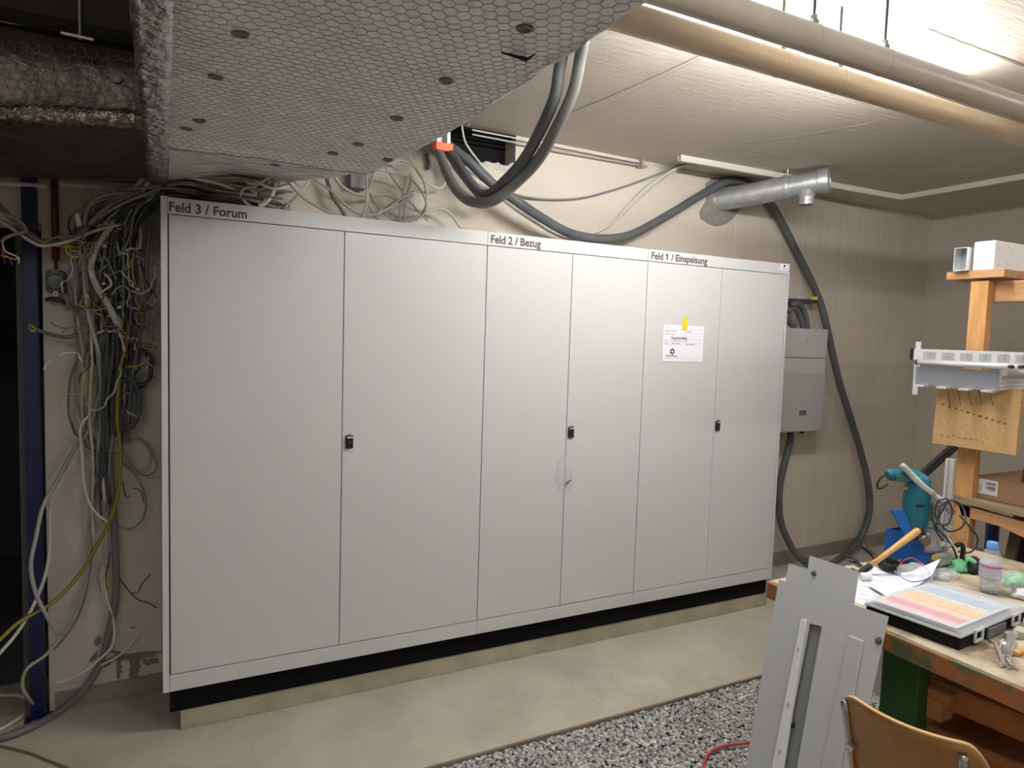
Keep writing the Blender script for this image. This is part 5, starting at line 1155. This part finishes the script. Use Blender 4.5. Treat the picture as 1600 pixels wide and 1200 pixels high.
tag(MB().obox(wg+V((.015,0,.012)), (1,.3,0), (-.3,1,0), (0,0,1), .05,.05,.024).build('metal_block', mat('block_grey', (.45,.42,.38), rough=.5), bevel=.003), 'small grey block at the right border behind the stick', 'block')

# ================================================================ SHELF
SX = 3.10
sh = thing('shelf_rack', (3.2,-1.3,0), 'rough timber shelf rack standing behind the right end of the bench', 'shelf')
X = lambda px, py: at(px, py, 'x', SX)
a, b = X(1572,420), X(1481,426)
MB().box(SX-.01, SX+1.6, a.y, b.y, a.z-.034, a.z).build('top_board', OLDW if False else PINEY, sh, bevel=.003)
a, b = X(1517,440), X(1545,440)
MB().hexa([V((SX,b.y,-.0)),V((SX+.045,b.y,-.0)),V((SX+.045,a.y,-.0)),V((SX,a.y,-.0)),V((SX,b.y,a.z)),V((SX+.045,b.y,a.z)),V((SX+.045,a.y,a.z)),V((SX,a.y,a.z))]).build('post', PINE, sh, bevel=.002)
MB().box(SX+1.5,SX+1.545,b.y,a.y,0,a.z).build('post', PINE, sh, bevel=.002)
MB().box(SX+.046, SX+.09, b.y-.28, a.y, 1.90, a.z-.001).build('cross_rail', PINEY, sh, bevel=.002)
MB().box(SX, SX+.045, b.y-.30, b.y-.23, -.0, 1.98).build('post', PINE, sh, bevel=.002)
a = X(1486,772)
MB().box(SX-.012, SX+1.6, -1.75, a.y, a.z-.03, a.z).build('lower_board', OLDW, sh, bevel=.003)
m_ = MB(); P = [X(1490,782), X(1600,815), X(1600,843), X(1520,800)]
m_ = MB().prism([X(1496,786), X(1620,822), X(1620,850), X(1560,822), X(1502,806)], (.03,0,0)); m_.build('brace', PINEY, sh, bevel=.002)
# posts, blue clamp rod below
q_ = at(1549,850,'x',3.25); tag(smooth_sharp(MB().tube([(3.25,q_.y,.0),(3.25,q_.y,q_.z+.09)], .026, 16).build('blue_tube', mat('blue_tube_paint', (.015,.03,.16), rough=.35))), 'dark blue upright tube standing under the lower shelf board', 'tube')
q_ = at(1580,860,'x',3.2); 
for k, (pa, pb, l) in enumerate((((1572,905),(1590,822),'brown leaning batten right of the blue tube'),((1586,925),(1604,835),'dark brown leaning batten at the right border'))):
    tag(MB().obox((at(*pa,'x',3.2+.03*k)+at(*pb,'x',3.2+.03*k))/2, at(*pb,'x',3.2+.03*k)-at(*pa,'x',3.2+.03*k), (1,0,0), (0,1,0), .75,.02,.04).build('timber_batten', [mat('brown_batten',(.16,.11,.07),(.12,.08,.05),scale=8,rough=.8),mat('dark_batten',(.07,.045,.035),rough=.8)][k]), l, 'batten')
# diagonal dark profile behind the stand
a, b = at(1440,745,'y',-.95), at(1492,700,'y',-.95)
a, b = dep(1432,750,3.2), dep(1520,672,3.2)
tag(MB().obox((a+b)/2, b-a, FW, (b-a).cross(FW), (b-a).length, .03, .03).build('dark_angle_bar', mat('dark_bar', (.03,.03,.032), rough=.5)), 'dark metal bar leaning diagonally behind the chrome column', 'bar')
# white channels on the top board
zt_ = X(1572,420).z
wb1 = thing('white_channel_box', (SX+.2,-1.38,zt_), 'white boxy trunking length lying on top of the shelf', 'trunking')
a, b, c_ = X(1555,375), X(1522,375), X(1555,418)
MB().box(SX+.0, SX+1.2, -1.362, -1.278, zt_+.0015, a.z).build('body', mat('white_board', (.80,.79,.77), rough=.55), wb1, bevel=.003)
m_ = MB()
for k, (dx, dz) in enumerate(((.03,.02),(.03,.09),(.10,.10),(.12,.09),(.10,.03),(.18,.035))): m_.box(SX+dx, SX+dx+.004, -1.3634, -1.362, zt_+dz, zt_+dz+.004)
m_.build('holes', INK, wb1)
ap = thing('hollow_profile', (SX+.2,-1.28,zt_), 'open-ended aluminium square profile beside the white box on the shelf', 'profile')
m_ = MB(); y0_, y1_, z0_, z1_ = -1.270, -1.214, zt_+.001, X(1505,388).z; t = .003; x0_, x1_ = SX-.03, SX+1.1
m_.box(x0_,x1_,y0_,y1_,z0_,z0_+t); m_.box(x0_,x1_,y0_,y1_,z1_-t,z1_); m_.box(x0_,x1_,y0_,y0_+t,z0_+t,z1_-t); m_.box(x0_,x1_,y1_-t,y1_,z0_+t,z1_-t)
m_.build('body', ALU, ap); MB().box(x0_+.05,x0_+.052,y0_+t,y1_-t,z0_+t,z1_-t).build('inner_plate', ALUD, ap)  # dull aluminium plate set a little way inside the open end
m_ = MB().box(x0_+.01,x1_,y1_+.002,y1_+.006,z0_,z1_-.01); m_.build('flange', ALU, ap)
# chipboard
cbp = [at(1465,608,'x',3.03), at(1597,608,'x',3.03), at(1587,712,'x',3.03), at(1456,692,'x',3.03)]
cb_ = tag(MB().prism(cbp, (.019,0,0)).build('chipboard_panel', CHIP, bevel=.001), 'chipboard panel with burn marks fixed to the end of the shelf', 'board')
m_ = MB(); rng = random.Random(9)
def cp(px, py): return at(px, py, 'x', 3.0295)
for i in range(11):
    px, py = 1474+i*9.6, 632+i*2.8+rng.uniform(-1,1); 
    if i > 2: py = 633+ (i)*2.9
    p = cp(px, py); m_.ball(p, (.0012,.009*rng.uniform(.6,1.2),.004*rng.uniform(.6,1.3)), 8, 4)
for i in range(8): p = cp(1472+i*9, 679+i*1.6+rng.uniform(-2,2)); m_.ball(p, (.001,.008*rng.uniform(.5,1.3),.0018), 8, 4)
m_.build('burn_spots', mat('burn', (.14,.08,.04), rough=.8), cb_)
m_ = MB()
for i in range(5):
    m_.tube([cp(1481+i*16+0*i, 611), cp(1484+i*17, 634)], .0012, 5)
m_.build('saw_lines', mat('burn', (0,0,0)), cb_)
# aluminium holder
ah = thing('profile_holder', at(1440,560,'x',2.98), 'aluminium profiles with notched rail projecting in front of the shelf', 'profile')
H_ = lambda px, py, x=2.97: at(px, py, 'x', x)
a, b = H_(1428,545), H_(1620,553)
m_ = MB(); h_ = a.z-H_(1428,562).z
m_.hexa([V((2.97,b.y,a.z-h_)),V((2.975,b.y,a.z-h_)),V((2.975,a.y,a.z-h_)),V((2.97,a.y,a.z-h_)),V((2.97,b.y,a.z)),V((2.975,b.y,a.z)),V((2.975,a.y,a.z)),V((2.97,a.y,a.z))])
m_.box(2.975,3.02,b.y,a.y,a.z-.004,a.z); m_.box(2.975,3.02,b.y,a.y,a.z-h_,a.z-h_+.004)
m_.build('notched_rail', ALU, ah)
for i in range(6):
    m_ = MB(); px = 1443+i*29; p = H_(px, 552); q2 = H_(px+19, 552); m_.box(2.9685,2.9695,q2.y,p.y,a.z-h_+.006,a.z-.012)
    m_.box(2.966,2.9684,(q2.y*.45+p.y*.55)-.008,(q2.y*.45+p.y*.55)+.003,a.z-.03,a.z-.011)
    m_.build('notch', mat('notch_grey', (.42,.43,.44), rough=.5, metal=.3), ah)
p = H_(1422,553); MB().box(2.965,3.02,a.y+.0005,a.y+.014,a.z-h_-.001,a.z+.001).build('end_cap', BLK, ah, bevel=.002)
ra, rb = H_(1434,566,2.95), H_(1620,565,2.95); rb.z = ra.z
MB().tube([ra, rb], .0105, 14).build('round_bar', mat('bar_white', (.75,.75,.76), rough=.3, metal=.4), ah, smooth=True)
MB().lathe(ra, (0,1,0), [(-.001,.012),(.006,.012),(.006,.006),(.003,.005)], 16).build('bar_plug', BLK, ah)
g_ = [H_(1430,572), H_(1562,580), H_(1562,612), H_(1430,601)]
MB().prism(g_, (.003,0,0)).build('channel_web', ALUD, ah)
m_ = MB(); m_.prism([H_(1430,599),H_(1562,610),H_(1562,613),H_(1430,602)], (-.0,0,0)) if False else None
for i in range(4):
    m_ = MB(); a_, b_ = H_(1434+i*35,600.5+i*2.9), H_(1450+i*35,602+i*2.9); m_.box(2.94,2.972,b_.y,a_.y,a_.z-.008,a_.z)
    m_.build('channel_tab', ALU, ah)
e0 = H_(1562,577); m_ = MB()
m_.box(2.97,3.75,e0.y-.004,e0.y,e0.z-.085,e0.z)
for k in range(4): m_.box(2.97,3.75,e0.y-.009,e0.y-.004,e0.z-.083+k*.016,e0.z-.078+k*.016)
m_.tube([(2.972,e0.y-.016,e0.z-.014),(3.7,e0.y-.016,e0.z-.014)], .012, 12)
m_.build('ribbed_profile', ALU, ah)
b0 = H_(1434,534); b1 = H_(1434,617); MB().box(2.9755,2.979,b0.y-.012,b0.y+.012,b1.z,b0.z).build('fixing_strap', ALU, ah)
m_ = MB(); p = H_(1562,577)
m_ = MB()
for k in range(2): m_.ball(H_(1581+k*16,573,2.945), (.018,.014,.008), 12, 6)
ob_ = m_.build('rubber_plugs', BLK, ah, smooth=True)
# cardboard box
kz = X(1486,772).z
kb_ = thing('cardboard_box', (SX+.25,-1.5,kz), 'brown cardboard box with a white barcode label on the lower shelf board', 'box')
a = X(1523,742); 
MB().box(SX+.0465,SX+.62,-1.78,-1.33,kz+.001,kz+.095).build('carton', CARD, kb_, bevel=.002)
xs = SX+.0455; l0, l1 = at(1524,746,'x',xs), at(1558,777,'x',xs)
lb = MB().box(xs-.0008, xs, l1.y, l0.y, l1.z+.003, l0.z).build('label', mat('label_white', (.70,.70,.72), rough=.6), kb_); lab(lb, 'white label with barcodes')
m_ = MB(); rng = random.Random(2)
for row in (0, 1):
    y_ = l0.y-.045; 
    while y_ > l1.y+.008:
        w_ = rng.choice([.0012,.002,.003]); m_.box(xs-.0012, xs-.0008, y_-w_, y_, l0.z-.022-.018*row, l0.z-.010-.018*row); y_ -= w_+rng.choice([.0012,.002])
for k in range(4): m_.box(xs-.0012, xs-.0008, l0.y-.03, l0.y-.008, l0.z-.03-.008*k, l0.z-.0275-.008*k); m_.box(xs-.0012, xs-.0008, l1.y+.01, l1.y+.035, l1.z+.02+.006*k, l1.z+.022+.006*k)
m_.build('barcodes', INK, lb)
# blue crate glimpsed behind the chipboard
tag(MB().box(3.2,3.5,-1.72,-1.56,1.33,1.50).build('blue_crate', mat('crate_blue', (.015,.05,.22), (.02,.07,.3), scale=20, rough=.4), bevel=.008), 'dark blue crate just visible right of the chipboard panel', 'crate')
tag(MB().box(3.72,3.74,-1.85,-1.30,1.051,1.40).build('brown_back_board', mat('brown_board', (.30,.20,.12), (.26,.17,.10), scale=5, rough=.8)), 'brown fibreboard standing upright behind the cardboard box', 'board')

# ================================================================ CHAIR
La, Ra = at(1322,1080,'z',.80), at(1548,1170,'z',.80)
cm = (La+Ra)/2; ud = (Ra-La); ud.z = 0; wdt = ud.length; ud.normalize(); vd = V((ud.y,-ud.x,0)); 
if vd.dot(CAM-cm) < 0: vd = -vd      # towards the camera
chr_ = thing('plywood_chair', V((cm.x,cm.y,0))-vd*.2, 'bent beech plywood chair with chrome tube frame, back turned to us', 'chair')
dR_, dL_ = .055, .012
def shell(u, z):   # u -1..1
    return cm+ud*(u*wdt/2)+vd*(.055*(1-u*u)+.42*(z-.80))+V((0,0,z-cm.z))
nu, nz = 36, 14
def ztop(u): 
    e_ = max(0, abs(u)-.72)/.28; return .805-.002-(.075*e_**2.2 if u > 0 else .02*e_**2.2)
def zlow(u): 
    e_ = max(0, abs(u)-.7)/.3; return .44+.05*e_**2
rows = []
for j in range(nz+1):
    t = j/nz; rows.append([shell(-1+2*i/nu, ztop(-1+2*i/nu)*(1-t)+zlow(-1+2*i/nu)*t) for i in range(nu+1)])
m_ = MB(); m_.rings(rows, False, False); o_ = m_.build('backrest', PLY, chr_, smooth=True, solid=.011)
edge_ = MB(); tp_ = [shell(-1+2*i/nu, ztop(-1+2*i/nu)+.0015) for i in range(nu+1)]
edge_.rings([[p+vd*.0052, p-vd*.0052, p-vd*.0052+V((0,0,-.004)), p+vd*.0052+V((0,0,-.004))] for p in tp_]); edge_.build('backrest_edge', PLYE, o_)
# seat
rows = []
for j in range(13):
    t = j/12; rows.append([cm+ud*((-1+2*i/20)*.2)-vd*(-.02+.42*t)+V((0,0,.45-cm.z-.02*math.cos(math.pi*(i/10-1)/2)+.0*(t-.9)))+V((0,0,-.015*math.sin(t*3.14))) for i in range(21)])
MB().rings(rows, False, False).build('seat', PLY, chr_, smooth=True, solid=.011)
for s_ in (-1, 1):
    o1 = ud*(s_*wdt*.44)
    tpx = (shell(-1.0, .775)-ud*.002+vd*.012) if s_ < 0 else shell(.72, .775)+vd*.016
    pts = [tpx, tpx+V((0,0,-.16))-vd*.068, V((tpx.x,tpx.y,.46))-vd*.134, V((tpx.x,tpx.y,.40))-vd*.165, V((tpx.x,tpx.y,.40))-vd*.36, V((tpx.x,tpx.y,.38))-vd*.39, V((tpx.x,tpx.y,-.015))-vd*.41]
    MB().tube(spline(pts, 5), .0105, 12).build('frame_tube', CHROME, chr_, smooth=True)
    pts = [V((tpx.x,tpx.y,.40))-vd*.10, V((tpx.x,tpx.y,-.015))+vd*.03]
    MB().tube(pts, .0105, 12).build('leg', CHROME, chr_, smooth=True)
    MB().lathe(tpx+V((0,0,-.14))-vd*.048+ud*(.008 if s_ < 0 else 0), -vd, [(-.02,.006),(-.016,.010),(0,.010)], 10).build('screw', BLK if s_ > 0 else STEEL, chr_)
